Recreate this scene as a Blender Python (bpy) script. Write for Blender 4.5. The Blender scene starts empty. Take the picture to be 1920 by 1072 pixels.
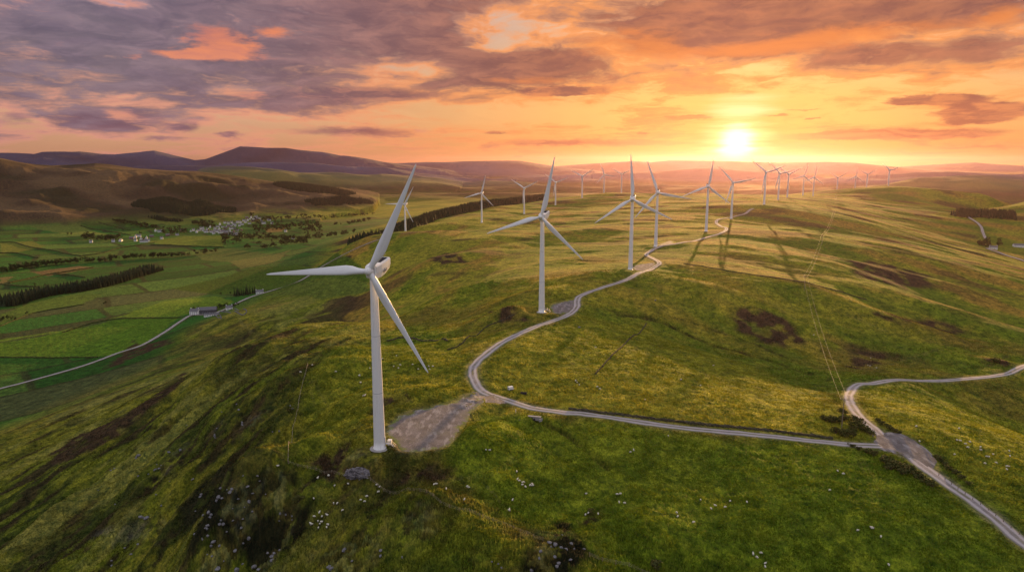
HAZE = 1.6e-5
import bpy, bmesh, math, random
import numpy as np
from mathutils import Vector, Matrix, Euler, Quaternion

RNG = np.random.default_rng(7)
random.seed(7)
SC = bpy.context.scene
COL = SC.collection
R = math.radians
F32 = np.float32

# ------------------------------------------------------------------ camera
ZC = 102.0
FPX = 1280.0
PITCH = R(10.2)
CP, SP = math.cos(PITCH), math.sin(PITCH)
SUN_AZ, SUN_EL = R(18.2), R(4.8)

def ray(u, v):
    a = (u - 960.0) / FPX
    b = (v - 536.0) / FPX
    return a, CP - b * SP, -SP - b * CP          # x, y, z

def ad(u, v):                                    # azimuth, tan(elevation)
    x, y, z = ray(u, v)
    h = math.hypot(x, y)
    return math.atan2(x, y), z / h

# ------------------------------------------------------------------ noise
_GA = np.linspace(0, 2 * np.pi, 256, endpoint=False)
_GX, _GY = np.cos(_GA).astype(F32), np.sin(_GA).astype(F32)

def _hash(ix, iy, seed):
    h = (ix.astype(np.uint32) * np.uint32(374761393) + iy.astype(np.uint32) * np.uint32(668265263)
         + np.uint32((seed * 2246822519) & 0xffffffff))
    h = (h ^ (h >> np.uint32(13))) * np.uint32(1274126177)
    return h ^ (h >> np.uint32(16))

def gnoise(x, y, seed=0):
    xi, yi = np.floor(x), np.floor(y)
    fx, fy = (x - xi).astype(F32), (y - yi).astype(F32)
    ix, iy = xi.astype(np.int64), yi.astype(np.int64)
    u = fx * fx * fx * (fx * (fx * 6 - 15) + 10)
    v = fy * fy * fy * (fy * (fy * 6 - 15) + 10)
    def g(dx, dy):
        k = _hash(ix + dx, iy + dy, seed) & np.uint32(255)
        return _GX[k] * (fx - dx) + _GY[k] * (fy - dy)
    a = g(0, 0); b = g(1, 0); c = g(0, 1); d = g(1, 1)
    return (a + u * (b - a) + v * (c - a + u * (a - b - c + d))) * F32(1.5)

def sst(x, a, b):
    t = np.clip((x - a) / (b - a), 0, 1)
    return t * t * (3 - 2 * t)

def fbm(x, y, wl, octs, seed=0, gain=0.5, spacing=None, ridge=False):
    out = np.zeros(np.shape(x), F32)
    amp = 1.0
    for o in range(octs):
        w = wl / 2.07 ** o
        if spacing is None:
            n = gnoise(x / w + 17.3 * o, y / w - 9.1 * o, seed + o)
            if ridge: n = 1 - 2 * np.abs(n)
            out += amp * n
        else:
            f = sst(w / spacing, 2.2, 5.0)
            m = f > 0
            if not m.any(): break
            n = gnoise(x[m] / w + 17.3 * o, y[m] / w - 9.1 * o, seed + o)
            if ridge: n = 1 - 2 * np.abs(n)
            out[m] += amp * n * f[m]
        amp *= gain
    return out

# ------------------------------------------------------------------ terrain control points
# wind turbines: hub pixel, base pixel, phase of the first blade, yaw offset
HUB_H, ROT_R = 65.0, 40.0
def tdist(vh, vb):
    return HUB_H / (ad(960, vh)[1] - ad(960, vb)[1])

# (u, v, ('z', z) or ('d', D))
CPTS = []
def cz(u, v, z):
    az, t = ad(u, v)
    CPTS.append((az, (z - ZC) / t, z))
def cd(u, v, d):
    az, t = ad(u, v)
    CPTS.append((az, d, ZC + d * t))

for u, v, z in [
    (715, 832, 0), (780, 800, 0), (870, 765, 0), (910, 740, -1), (640, 800, -3), (1015, 583, 2), (1182, 503, 4), (1230, 460, 0),
    (1324, 432, 1), (1370, 402, 4), (890, 700, -1), (950, 640, 0), (1080, 575, 2),
    (1250, 798, -4), (1560, 830, -7), (1680, 838, -7), (1850, 955, -9), (1920, 1010, -10), (1760, 830, -7),
    (1592, 748, -15), (1640, 717, -19), (1700, 712, -22), (1870, 706, -26), (1920, 690, -26), (1800, 762, -29), (1910, 795, -38), (1740, 772, -13), (1850, 812, -13), (1917, 848, -12),
    (1200, 700, -3), (1050, 690, -1), (1400, 750, -8), (1250, 650, -9), (1330, 640, -16), (1520, 710, -22), (1600, 690, -27), (1480, 670, -21), (1150, 600, -4),
    (1240, 560, 0), (1400, 520, -1), (1300, 480, 4), (1500, 545, -7), (1450, 480, 0), (1600, 590, -18), (1650, 640, -26), (1750, 640, -32),
    (1900, 610, -40), (1700, 500, -18), (1600, 450, -6), (1560, 400, 0), (1850, 550, -38), (1800, 470, -50), (1900, 480, -72), (1860, 462, -74),
    (1845, 400, -72), (1740, 400, -30), (1900, 415, -78),
    (960, 1060, -7), (1300, 1000, -9), (1600, 1000, -10), (1920, 1065, -13), (1200, 1060, -11), (1600, 1065, -14),
    (700, 950, -11), (830, 920, -7), (640, 880, -7), (560, 860, -9), (480, 930, -14), (600, 1060, -17), (480, 1040, -26), (300, 920, -40), (330, 1060, -42), (150, 1000, -58), (20, 1060, -66), (60, 880, -84), (200, 790, -76), (350, 700, -62), (440, 655, -56), (100, 770, -106), (250, 720, -98), (330, 655, -108), (0, 820, -99), (150, 850, -72), (300, 800, -50),
    (560, 740, -9), (450, 760, -21), (350, 800, -42), (420, 850, -25), (560, 690, -9), (650, 650, -12), (760, 690, -3),
    (60, 712, -128), (215, 665, -127), (350, 596, -122), (390, 588, -120), (480, 553, -112), (520, 543, -108), (600, 505, -95), (680, 462, -82),
    (100, 640, -134), (250, 600, -128), (330, 570, -124), (150, 540, -143), (30, 560, -146), (300, 505, -143), (50, 470, -146), (330, 455, -150),
    (400, 430, -150), (230, 450, -148), (50, 430, -138), (600, 420, -150), (560, 455, -138), (700, 395, -150), (480, 400, -148), 
    (450, 500, -128), (550, 480, -122), 
    (759, 444, -43), (903, 416, -27), (983, 402, -27), (1042, 384, -18), (1092, 370, -2), (840, 430, -36),
    (800, 500, -38), (700, 520, -62), (650, 560, -75), (620, 610, -88), (740, 600, -40), (850, 560, -18), (800, 590, -22), (900, 620, -6), (830, 640, -6), (700, 640, -18), (900, 480, -26), (960, 520, -10), (1000, 450, -20), (1100, 480, -4),
    (1100, 420, -14), (1250, 400, 0), (900, 560, -11),
]: cz(u, v, z)
for u, v, d in [
    (560, 612, 525), (510, 625, 530), (620, 640, 470), (450, 590, 920),
    (1150, 360, 2230), (1060, 373, 2250), (1230, 369, 2300), (1280, 368, 2300), (1363, 364, 2450), (1480, 366, 2400), (1540, 362, 2750), (1580, 355, 2950), (1613, 356, 3000), (1663, 349, 2980),
    (1697, 352, 2950), (1780, 360, 2850), (1850, 366, 2750), (1920, 377, 2650), (1433, 386, 1511), (1461, 374, 1884), (1000, 378, 2230), (930, 388, 2000), (860, 404, 1750), (790, 423, 1500), (715, 442, 1350), (660, 455, 1260),
]: cd(u, v, d)
# ground below and behind the camera, the plain beyond the ridge
for azd in (-55, -38, -20, 0, 20, 38, 55):
    for d, z in ((30, None), (75, None), (5200, -150), (9000, -150)):
        if z is None:
            z = {-55: -75, -38: -55, -20: -28, 0: -10, 20: -14, 38: -18, 55: -24}[azd]
        CPTS.append((R(azd), d, z))
for azd, d, z in ((-50, 200, -66), (-50, 400, -84), (-50, 900, -138), (-50, 2000, -140), (48, 200, -22), (48, 420, -35), (48, 900, -60), (48, 2000, -85),
                  (-34, 3400, -140), (-20, 3600, -150), (-8, 3500, -150), (0, 3300, -140), (8, 3300, -130), (15, 3500, -130), (22, 4100, -120), (30, 3900, -120), (38, 3700, -120)):
    CPTS.append((R(azd), d, z))

for u, vh, d in ((1571, 332, 3150), (1605, 330, 3300), (1627, 324, 3350), (1508, 329, 2490), (1527, 333, 2570), (1462, 328, 1884), (1479, 327, 2117), (1133, 328, 2420), (1166, 327, 2480)):
    az_t, te_t = ad(u, vh); CPTS.append((az_t, d, ZC + d * te_t - HUB_H))
CP_A = np.array(CPTS, dtype=np.float64)
def _feat(az, d):
    return np.stack([az * 1.0, np.log(d)], -1)
_P = _feat(CP_A[:, 0], CP_A[:, 1])
def _tps(r2):
    return 0.5 * r2 * np.log(r2 + 1e-12)
def _rbf_fit():
    n = len(_P)
    r2 = ((_P[:, None] - _P[None]) ** 2).sum(-1)
    A = np.zeros((n + 3, n + 3))
    A[:n, :n] = _tps(r2) + np.eye(n) * 1e-4
    A[:n, n] = 1; A[:n, n + 1:] = _P
    A[n:, :n] = A[:n, n:].T
    b = np.zeros(n + 3); b[:n] = CP_A[:, 2]
    return np.linalg.solve(A, b)
_W = _rbf_fit()
def rbf(az, d):
    sh = np.shape(az)
    q = _feat(np.clip(np.ravel(az), -R(54), R(54)), np.clip(np.ravel(d), 30, 9000)).astype(F32)
    out = np.empty(len(q), F32)
    P = _P.astype(F32); w = _W.astype(F32); n = len(P)
    for s in range(0, len(q), 100000):
        k = q[s:s + 100000]
        r2 = (k[:, None, 0] - P[None, :, 0]) ** 2 + (k[:, None, 1] - P[None, :, 1]) ** 2
        out[s:s + 100000] = _tps(r2 + F32(1e-9)) @ w[:n] + w[n] + k @ w[n + 1:]
    return out.reshape(sh)

# far skylines: distance, near width, far width (in ln D), pixels along the crest
SKY = [
    (4900, .24, .14, [(-400, 270), (-150, 280), (0, 295), (65, 307), (125, 313), (178, 311), (261, 317), (366, 321), (444, 332), (520, 345), (600, 355), (690, 368), (760, 385)]),
    (6800, .13, .10, [(380, 338), (480, 335), (560, 338), (668, 332), (715, 330), (790, 338), (860, 352), (930, 368)]),
    (8600, .12, .10, [(-300, 330), (300, 322), (430, 316), (520, 315), (640, 315), (740, 320), (830, 333), (900, 340), (1000, 345), (1060, 352)]),
    (11800, .12, .12, [(-500, 290), (-100, 294), (0, 295), (65, 296), (80, 291), (150, 286), (215, 290), (290, 284), (365, 300), (385, 298), (450, 277), (500, 281), (535, 279),
                       (605, 287), (640, 295), (665, 294), (725, 305), (800, 315), (900, 330)]),
    (13500, .12, .10, [(640, 318), (725, 307), (800, 304), (900, 302), (955, 301), (976, 302), (1057, 314), (1117, 320), (1180, 334)]),
    (9800, .10, .08, [(1010, 350), (1080, 342), (1130, 337), (1187, 333), (1300, 330), (1400, 331), (1480, 335), (1560, 342)]),
    (17500, .10, .10, [(980, 320), (1040, 312), (1120, 306), (1187, 302), (1220, 304), (1255, 301), (1320, 301), (1400, 303), (1470, 305), (1547, 303), (1600, 305), (1647, 310),
                       (1713, 316), (1803, 327), (1850, 336)]),
    (24000, .10, .10, [(1560, 320), (1640, 316), (1713, 311), (1780, 307), (1827, 305), (1870, 308), (1920, 311), (2100, 308), (2400, 312)]),
    (11000, .12, .10, [(1560, 350), (1620, 340), (1667, 335), (1720, 330), (1803, 326), (1860, 328), (1920, 331), (2100, 330)]),
    (6600, .12, .10, [(1640, 365), (1720, 352), (1800, 346), (1860, 345), (1920, 348), (2050, 345)]),
]
PLAIN = -150.0

# ------------------------------------------------------------------ polar ground grid (one sheet)
def _rows():
    r = [20.0]
    while r[-1] < 30000:
        d = r[-1]
        s = .04 if d < 110 else .0034 if d < 480 else .0055 if d < 3000 else .010
        r.append(d * (1 + s * GRID_K))
    return np.array(r)
GRID_K = globals().get("GRID_K", 1.0)
GD = _rows()
GA = np.concatenate([np.arange(-180, -90, 6.0), np.arange(-90, -42, 1.5), np.arange(-42, 42, .058 * GRID_K), np.arange(42, 90, 1.5), np.arange(90, 180, 6.0)])
GA = np.radians(GA)
NR, NA = len(GD), len(GA)
AZ, DD = np.meshgrid(GA, GD)
AZ = AZ.astype(F32); DD = DD.astype(F32)
GX = (DD * np.sin(AZ)).astype(F32); GY = (DD * np.cos(AZ)).astype(F32)
_dr = np.gradient(GD).astype(F32)[:, None] * np.ones((1, NA), F32)
SPC = np.maximum(_dr * .6, np.gradient(GA).astype(F32)[None, :] * DD)

def base_height():
    z = rbf(AZ, DD)
    far = sst(DD, 4200, 5600)
    z = z * (1 - far) + PLAIN * far
    lnD = np.log(DD)
    for d0, wn, wf, pts in SKY:
        a = np.array([ad(u, v) for u, v in pts])
        crest = np.interp(GA, a[:, 0], ZC + d0 * a[:, 1]).astype(F32)
        # soft ends
        edge = sst(GA, a[0, 0] - .02, a[0, 0]) * (1 - sst(GA, a[-1, 0], a[-1, 0] + .02))
        t = (lnD - math.log(d0))
        wob = fbm(GX, GY, d0 * .16, 3, int(d0)) * .25
        fall = np.where(t < 0, np.exp(-(t / (wn * (1 + wob))) ** 2), np.exp(-(t / wf) ** 2))
        h = (crest[None, :] - PLAIN) * edge[None, :] * fall
        # gullies down the flank, none on the crest itself
        g = fbm(GX, GY, d0 * .085, 4, int(d0) + 5, ridge=True) * (1 - fall) * fall * 3.0 * (h.max() * .10)
        zz = PLAIN + h + g
        m = h > 4
        k = 12.0
        z = np.where(m, np.maximum(z, zz) + k * .25 * np.clip(1 - np.abs(z - zz) / k, 0, 1) ** 2, z)
    return z.astype(F32)

Z = base_height()

def hgrid(x, y, grid=None):
    """bilinear height at world x, y"""
    g = Z if grid is None else grid
    x = np.asarray(x, float); y = np.asarray(y, float)
    a = np.arctan2(x, y); d = np.clip(np.hypot(x, y), GD[0], GD[-2])
    i = np.clip(np.searchsorted(GD, d) - 1, 0, NR - 2)
    j = np.clip(np.searchsorted(GA, a) - 1, 0, NA - 2)
    t = (d - GD[i]) / (GD[i + 1] - GD[i]); s = np.clip((a - GA[j]) / (GA[j + 1] - GA[j]), 0, 1)
    return (g[i, j] * (1 - t) * (1 - s) + g[i + 1, j] * t * (1 - s) + g[i, j + 1] * (1 - t) * s + g[i + 1, j + 1] * t * s)

_RD = np.exp(np.linspace(math.log(60), math.log(29000), 4000))
def at(u, v, dmax=29000, dmin=60):
    """where the view ray through photo pixel (u, v) meets the ground: world x, y, z"""
    az, t = ad(u, v)
    zg = hgrid(_RD * math.sin(az), _RD * math.cos(az))
    diff = (ZC + t * _RD) - zg
    ok = (_RD >= dmin) & (_RD <= dmax)
    k = np.where((diff <= 0) & ok)[0]
    if len(k) == 0:                                   # passes over: closest approach
        k0 = np.argmin(np.where(ok, np.abs(diff) / _RD, 9e9)); d = _RD[k0]
    else:
        k0 = k[0]
        if k0 == 0: d = _RD[0]
        else:
            a, b = diff[k0 - 1], diff[k0]
            d = _RD[k0 - 1] + (_RD[k0] - _RD[k0 - 1]) * (a / (a - b) if a > b and a > 0 else 1.0)
    x, y = d * math.sin(az), d * math.cos(az)
    return np.array([x, y, float(hgrid(x, y))])
# ------------------------------------------------------------------ relief detail
def bump_at(u, v, rad, h, sx=1.0, rot=0.0):
    global Z
    p = at(u, v)
    dx, dy = GX - p[0], GY - p[1]
    m = (np.abs(dx) < rad * 4 * max(1, sx)) & (np.abs(dy) < rad * 4 * max(1, sx))
    c, s = math.cos(rot), math.sin(rot)
    ax, ay = dx[m] * c + dy[m] * s, -dx[m] * s + dy[m] * c
    Z[m] += (h * np.exp(-((ax / (rad * sx)) ** 2 + (ay / rad) ** 2))).astype(F32)

# knolls, hollows and banks: pixel, radius m, height m, stretch, direction
for b in [(480, 915, 19, 12, 1.2, .5), (490, 760, 15, 10, 1.4, .4), (400, 1010, 14, 4), (740, 985, 16, 6, 1.6, -.2), (880, 1010, 10, 3), (1040, 1050, 12, 3.5), (560, 950, 8, 3.5), (350, 900, 12, 4), (430, 830, 9, 3.5), (250, 960, 12, 4, 1.6, .6), (120, 960, 12, 4, 2, .6), (210, 800, 12, 4, 2.4, .7), (590, 700, 12, 3.5, 1.6, .3),
          (700, 876, 8, 2.2, 2.0, -.1), (800, 745, 9, 2.6, 1.6, .1), (770, 752, 7, 2.0), (900, 820, 12, 2.4, 1.5, .4), (840, 860, 10, 1.5), (930, 600, 16, 5, 1.6, .3), (960, 585, 12, 3.5),
          (520, 615, 26, 11, 1.8, .3), (430, 690, 18, 7, 2, .6), (300, 760, 16, 6, 2.4, .8), (380, 740, 14, 5, 2, .6), (620, 670, 14, 5, 1.8, .3), (150, 880, 14, 3, 2.4, .8), (250, 850, 9, 3.0, 2.4, .8), (330, 790, 8, 3, 2.2, .8),
          (1320, 600, 30, -3, 2, -.4), (1230, 620, 26, -3, 2, -.4), (1660, 670, 24, -4, 2.4, -.5), (1460, 640, 24, 3, 2, -.4), (1560, 600, 40, 6, 2, -.6), (1850, 640, 30, 5, 2, -.6),
          (830, 490, 40, 7, 1.5, .2), (700, 640, 18, 4, 2, .3), (640, 690, 16, 3, 2, .3), (960, 785, 7, -1.6, 2.4, -.3), (1050, 830, 7, -1.4, 3.2, -.9),
          (1280, 860, 20, -1.8, 2, .2), (1080, 960, 16, -1.5, 1.6, .3), (1350, 900, 22, -1.3, 2, -.2),
          (1480, 545, 45, 7, 2.6, -.75), (1640, 560, 40, 7, 2.6, -.75), (1800, 600, 40, 6, 2.6, -.75), (1400, 470, 60, 6, 2.4, -.7), (1700, 480, 60, 8, 2.6, -.7), (1600, 420, 80, 9, 2.6, -.7),
          (1250, 530, 30, 4, 2.4, -.6), (1080, 440, 60, 8, 2, .5), (900, 450, 50, 6, 2, .5), (1010, 500, 40, 5, 2, .5), (720, 500, 35, 5, 2, .5)]:
    bump_at(*b)

for b in [(860, 640, 10, 3.0, 1.8, .3), (780, 690, 9, 2.5, 2, .2), (640, 760, 9, 3.0, 1.6, .3), (600, 830, 8, 3.0, 1.4, .2), (880, 830, 9, 3.0, 1.6, -.4), (930, 900, 8, 2.2, 1.5, -.3), (820, 950, 9, 3.2, 1.6, -.2),
          (1000, 560, 22, 6, 2, .4), (1120, 520, 22, 5, 2, .3), (850, 560, 26, 8, 2, .4), (780, 540, 24, 7, 2, .4), (1350, 560, 26, 5, 2.2, -.6), (1600, 520, 34, 8, 2.4, -.7), (1760, 540, 34, 8, 2.4, -.7), (1880, 560, 30, 7, 2.4, -.7), (1560, 640, 20, 4, 2, -.6), (1700, 620, 22, 5, 2, -.6)]:
    bump_at(*b)
VAL = sst(-Z, 88, 118) * (1 - sst(DD, 2600, 3300))           # the farmed valley floor
NEARW = 1 - sst(DD, 3000, 5000)
ROUGH = (1 - .80 * VAL)
_wr = sst(GX + .12 * GY, -60, 260)
def _stripes(wl, octs, seed, k, gain=.5):
    c, s = math.sin(.33), math.cos(.33)
    aL, bL = GX * c + GY * s, GX * s - GY * c
    nL = fbm(aL / k, bL, wl, octs, seed, gain, SPC * .8)
    c, s = -.70, .714
    aR, bR = GX * c + GY * s, GX * s - GY * c
    nR = fbm(aR / k, bR, wl, octs, seed + 31, gain, SPC * .8)
    return nL * (1 - _wr) + nR * _wr
ST1 = _stripes(120, 4, 11, 3.0)
ST2 = _stripes(34, 3, 23, 2.6)
ST3 = _stripes(7.5, 3, 37, 2.0, .6)
_calm = 1 - .70 * sst(GX, 20, 90) * (1 - sst(DD, 330, 520))      # the grazed fields by the track are smoother
_wild = 1 + 2.3 * (1 - sst(GX + .30 * DD, -30, 60)) * (1 - sst(DD, 300, 700)) * (1 - VAL)
RELIEF = (NEARW * ROUGH * (3.6 * ST1 * (.5 + .5 * _calm) * (1 - .10 * sst(DD, 450, 800) * _wr) + 1.5 * ST2 * _calm * _wild * (1 - .30 * sst(DD, 450, 800) * _wr) + .42 * ST3 * (.6 + .4 * _calm) * _wild)).astype(F32)
TUSS = fbm(GX * .8, GY, 3.4, 3, 77, .6, SPC * .8)
RELIEF += (NEARW * (1 - VAL) * .18 * TUSS).astype(F32)
RELIEF += (sst(DD, 4300, 5600) * (1 - sst(DD, 10500, 13000)) * 120 * np.clip(fbm(GX * .5, GY * 1.1, 1900, 4, 95, .5, SPC) + .12, 0, 1)).astype(F32)
_mid = sst(DD, 2600, 4200)
RELIEF += (_mid * 16 * fbm(GX, GY, 900, 4, 91, .5, SPC)).astype(F32) * (1 - sst(DD, 9000, 15000) * .7)
Z = Z + RELIEF
CRAG = np.zeros_like(Z)
def crag(u, v, rad, h):
    """broken, rocky ground round a point"""
    global Z
    p = at(u, v)
    dd = np.hypot(GX - p[0], GY - p[1])
    m = dd < rad * 1.6
    w = (1 - sst(dd[m], rad * .55, rad * 1.5))
    x, y, sp = GX[m], GY[m], SPC[m]
    n = fbm(x + y * .3, y * 1.3, 6.5, 4, 55, .55, sp, ridge=True)
    Z[m] += (w * h * .34 * n).astype(F32)
    CRAG[m] = np.maximum(CRAG[m], w)
for c in [(450, 1000, 22, 2.4), (480, 920, 14, 2.0), (300, 880, 13, 2.2), (285, 1010, 10, 1.8), (340, 830, 9, 1.8), (680, 876, 7, 2.4), (650, 1040, 14, 1.6), (480, 790, 11, 1.8), (420, 800, 8, 1.5), (1040, 1020, 13, 2.0), (760, 1000, 10, 1.2), (540, 955, 8, 1.5)]:
    crag(*c)

# ------------------------------------------------------------------ paths across the ground
def spline(pts, step):
    """Catmull-Rom through world points, resampled every STEP metres"""
    P = np.array(pts, float)
    P = np.vstack([2 * P[0] - P[1], P, 2 * P[-1] - P[-2]])
    out = []
    for i in range(1, len(P) - 2):
        t = np.linspace(0, 1, 24, endpoint=False)[:, None]
        a, b, c, d = P[i - 1], P[i], P[i + 1], P[i + 2]
        out.append(.5 * (2 * b + (c - a) * t + (2 * a - 5 * b + 4 * c - d) * t ** 2 + (3 * b - a - 3 * c + d) * t ** 3))
    out = np.vstack(out + [P[-2][None]])
    L = np.r_[0, np.cumsum(np.hypot(*(out[1:, :2] - out[:-1, :2]).T))]
    n = max(2, int(L[-1] / step) + 1)
    s = np.linspace(0, L[-1], n)
    return np.stack([np.interp(s, L, out[:, k]) for k in range(out.shape[1])], -1)

def path_px(px, step=2.0, dmax=29000):
    return spline([at(u, v, dmax)[:2] for u, v in px], step)

def near_path(P, reach):
    """grid vertices within REACH of the path: flat indices, distance, index of nearest sample"""
    cell = max(reach, 6.0)
    keys = set()
    for x, y in P:
        cx, cy = int(x // cell), int(y // cell)
        for i in (-1, 0, 1):
            for j in (-1, 0, 1): keys.add((cx + i) * 100003 + cy + j)
    kx = (np.floor(GX / cell).astype(np.int64) * 100003 + np.floor(GY / cell).astype(np.int64)).ravel()
    idx = np.where(np.isin(kx, np.array(list(keys))))[0]
    x, y = GX.ravel()[idx], GY.ravel()[idx]
    dist = np.empty(len(idx), F32); near = np.empty(len(idx), np.int64)
    A = P.astype(F32)
    for s in range(0, len(idx), 20000):
        d2 = (x[s:s + 20000, None] - A[None, :, 0]) ** 2 + (y[s:s + 20000, None] - A[None, :, 1]) ** 2
        k = d2.argmin(1); near[s:s + 20000] = k; dist[s:s + 20000] = np.sqrt(d2[np.arange(len(k)), k])
    m = dist < reach
    return idx[m], dist[m], near[m]

def smooth1(a, n):
    if len(a) < n * 2: return np.full_like(a, a.mean()) if len(a) < 4 else a
    k = np.ones(n) / n
    return np.convolve(np.pad(a, (n // 2, n - 1 - n // 2), mode='edge'), k, 'valid')

TRACK_EDGE = np.full(Z.size, 99.0, F32)                   # distance to the nearest road's edge, for worn verges
def cut_road(P, width, soft, sm=15, depress=.12):
    """level the ground along the path, return the path's heights"""
    global Z
    h = smooth1(np.asarray(hgrid(P[:, 0], P[:, 1])), sm)
    h = smooth1(h, sm)
    idx, dist, near = near_path(P, width / 2 + soft)
    zf = Z.ravel()
    w = 1 - sst(dist, width / 2 + .4, width / 2 + soft)
    sp = SPC.ravel()[idx]
    target = h[near] - depress * (dist < width / 2 + .3) - .02 * sp
    zf[idx] = zf[idx] * (1 - w) + target * w
    Z = zf.reshape(Z.shape)
    TRACK_EDGE[idx] = np.minimum(TRACK_EDGE[idx], dist - width / 2)
    return h

ROADS = {}
MAIN = [(1412, 391), (1404, 396), (1395, 402), (1375, 407), (1350, 411), (1343, 417), (1350, 424), (1362, 430), (1352, 437), (1325, 446), (1275, 456), (1240, 463), (1222, 470), (1212, 478), (1224, 485), (1236, 492),
        (1226, 503), (1185, 519), (1130, 538), (1098, 550), (1083, 560), (1081, 575), (1066, 590), (1030, 604), (1000, 614), (950, 637), (915, 660), (893, 680), (886, 697), (892, 716), (905, 733), (930, 744), (960, 754), (1000, 764), (1060, 774), (1100, 779), (1250, 798),
        (1400, 813), (1520, 825), (1600, 833), (1680, 840), (1730, 872), (1785, 912), (1850, 960), (1925, 1018), (1990, 1075)]
PADTRK = [(912, 738), (895, 745), (880, 751), (862, 759), (846, 767)]
BRANCH = [(1690, 843), (1664, 822), (1640, 803), (1612, 780), (1594, 756), (1592, 740), (1606, 725), (1640, 716), (1700, 711), (1800, 710), (1865, 706), (1895, 698), (1925, 684), (1975, 655)]
LANE = [(-40, 740), (0, 729), (60, 713), (150, 688), (215, 665), (270, 645), (310, 622), (340, 602), (360, 592), (395, 589), (425, 579), (450, 566), (480, 554), (520, 543), (560, 528), (600, 503), (640, 480), (680, 461), (715, 447)]
RLANE = [(1784, 404), (1800, 402), (1818, 410), (1838, 424), (1843, 437), (1848, 450)]
RLANE2 = [(1850, 466), (1872, 474), (1895, 482), (1925, 492)]
for nm, px, wid, soft in [('main', MAIN, 5.4, 6, ), ('pad', PADTRK, 5.0, 5), ('branch', BRANCH, 5.2, 6), ('lane', LANE, 4.6, 6), ('rlane', RLANE, 6, 6), ('rlane2', RLANE2, 5, 6)]:
    P = path_px(px, 2.0 if nm in ('main', 'pad', 'branch', 'lane') else 5.0, 3500)
    ROADS[nm] = [P, None, wid, soft]
for nm in ('main', 'branch', 'pad', 'lane', 'rlane', 'rlane2'):
    P, _, wid, soft = ROADS[nm]
    ROADS[nm][1] = cut_road(P, wid, soft)

# level ground round the nearest tower feet
for u_, vh_, vb_ in ((700, 505, 832), (1017, 404, 583), (1186, 372, 503), (1233, 361, 460), (1328, 351, 432)):
    D_ = tdist(vh_, vb_); a_ = ad(u_, vh_)[0]; tx_, ty_ = D_ * math.sin(a_), D_ * math.cos(a_)
    dd_ = np.hypot(GX - tx_, GY - ty_); zt_ = float(Z[dd_ < 7].mean()) if (dd_ < 7).any() else float(hgrid(tx_, ty_))
    w_ = (1 - sst(dd_, 5.5, 15)).astype(F32); w_ = np.where(TRACK_EDGE.reshape(Z.shape) < 1.0, 0, w_); Z = (Z * (1 - w_) + zt_ * w_).astype(F32)
# level gravel pads
def poly_dist(X, Y, poly):
    """signed distance to a polygon, negative inside"""
    n = len(poly); ins = np.zeros(X.shape, bool); dm = np.full(X.shape, 1e9, F32)
    for i in range(n):
        x1, y1 = poly[i][:2]; x2, y2 = poly[(i + 1) % n][:2]
        dx, dy = x2 - x1, y2 - y1
        t = np.clip(((X - x1) * dx + (Y - y1) * dy) / (dx * dx + dy * dy + 1e-9), 0, 1)
        dm = np.minimum(dm, np.hypot(X - x1 - t * dx, Y - y1 - t * dy))
        c = ((y1 > Y) != (y2 > Y)) & (X < dx * (Y - y1) / (dy + 1e-12) + x1)
        ins ^= c
    return np.where(ins, -dm, dm)

def poly_mask(px, soft, warp=0.0, wl=20, dmax=6000, world=None):
    """cover mask 0..1 for a patch outlined on the ground (corner pixels -> ground points)"""
    W = [at(u, v, dmax)[:2] for u, v in px] if world is None else world
    A = np.array(W); lo, hi = A.min(0) - soft * 2 - warp, A.max(0) + soft * 2 + warp
    m = (GX > lo[0]) & (GX < hi[0]) & (GY > lo[1]) & (GY < hi[1])
    out = np.zeros(Z.shape, F32)
    x, y = GX[m], GY[m]
    d = poly_dist(x, y, W)
    if warp: d = d + warp * fbm(x, y, wl, 4, int(abs(px[0][0])) + 3, .55)
    out[m] = 1 - sst(d, -soft, soft)
    return out

PADS = {}
def pad(name, px, soft=5):
    global Z
    W = np.array([at(u, v, 3000) for u, v in px])
    S = spline(list(W[:, :2]) + [W[0, :2]], 1.5)[:-1]
    d = np.full(Z.shape, 99.0, F32)
    lo, hi = S.min(0) - 12, S.max(0) + 12
    m = (GX > lo[0]) & (GX < hi[0]) & (GY > lo[1]) & (GY < hi[1])
    d[m] = poly_dist(GX[m], GY[m], S)
    A = np.c_[W[:, :2], np.ones(len(W))]
    k, *_ = np.linalg.lstsq(A, W[:, 2], rcond=None)
    pl = (k[0] * GX + k[1] * GY + k[2])
    w = 1 - sst(d, .5, soft)
    near_road = TRACK_EDGE.reshape(Z.shape) < 1.0
    w = np.where(near_road, 0, w)
    Z = (Z * (1 - w) + (pl - .10 * (d < .4)) * w).astype(F32)
    TRACK_EDGE[:] = np.minimum(TRACK_EDGE, d.ravel())
    PADS[name] = (S, k)
pad('near', [(727, 806), (740, 784), (770, 769), (810, 760), (850, 752), (884, 741), (906, 752), (884, 775), (860, 798), (836, 828), (803, 851), (756, 854), (738, 828)])
pad('bend', [(1034, 573), (1050, 566), (1076, 562), (1080, 574), (1068, 586), (1048, 588), (1034, 583)])
pad('third', [(1190, 497), (1212, 494), (1228, 492), (1226, 501), (1208, 507), (1190, 506)])
pad('fourth', [(1234, 458), (1256, 452), (1262, 457), (1240, 463)])
pad('junction', [(1640, 829), (1654, 812), (1676, 812), (1702, 819), (1726, 834), (1746, 855), (1756, 874), (1738, 880), (1700, 860), (1668, 845), (1640, 840)])
pad('fork', [(885, 738), (897, 727), (930, 740), (960, 752), (938, 757), (905, 752)])
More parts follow.
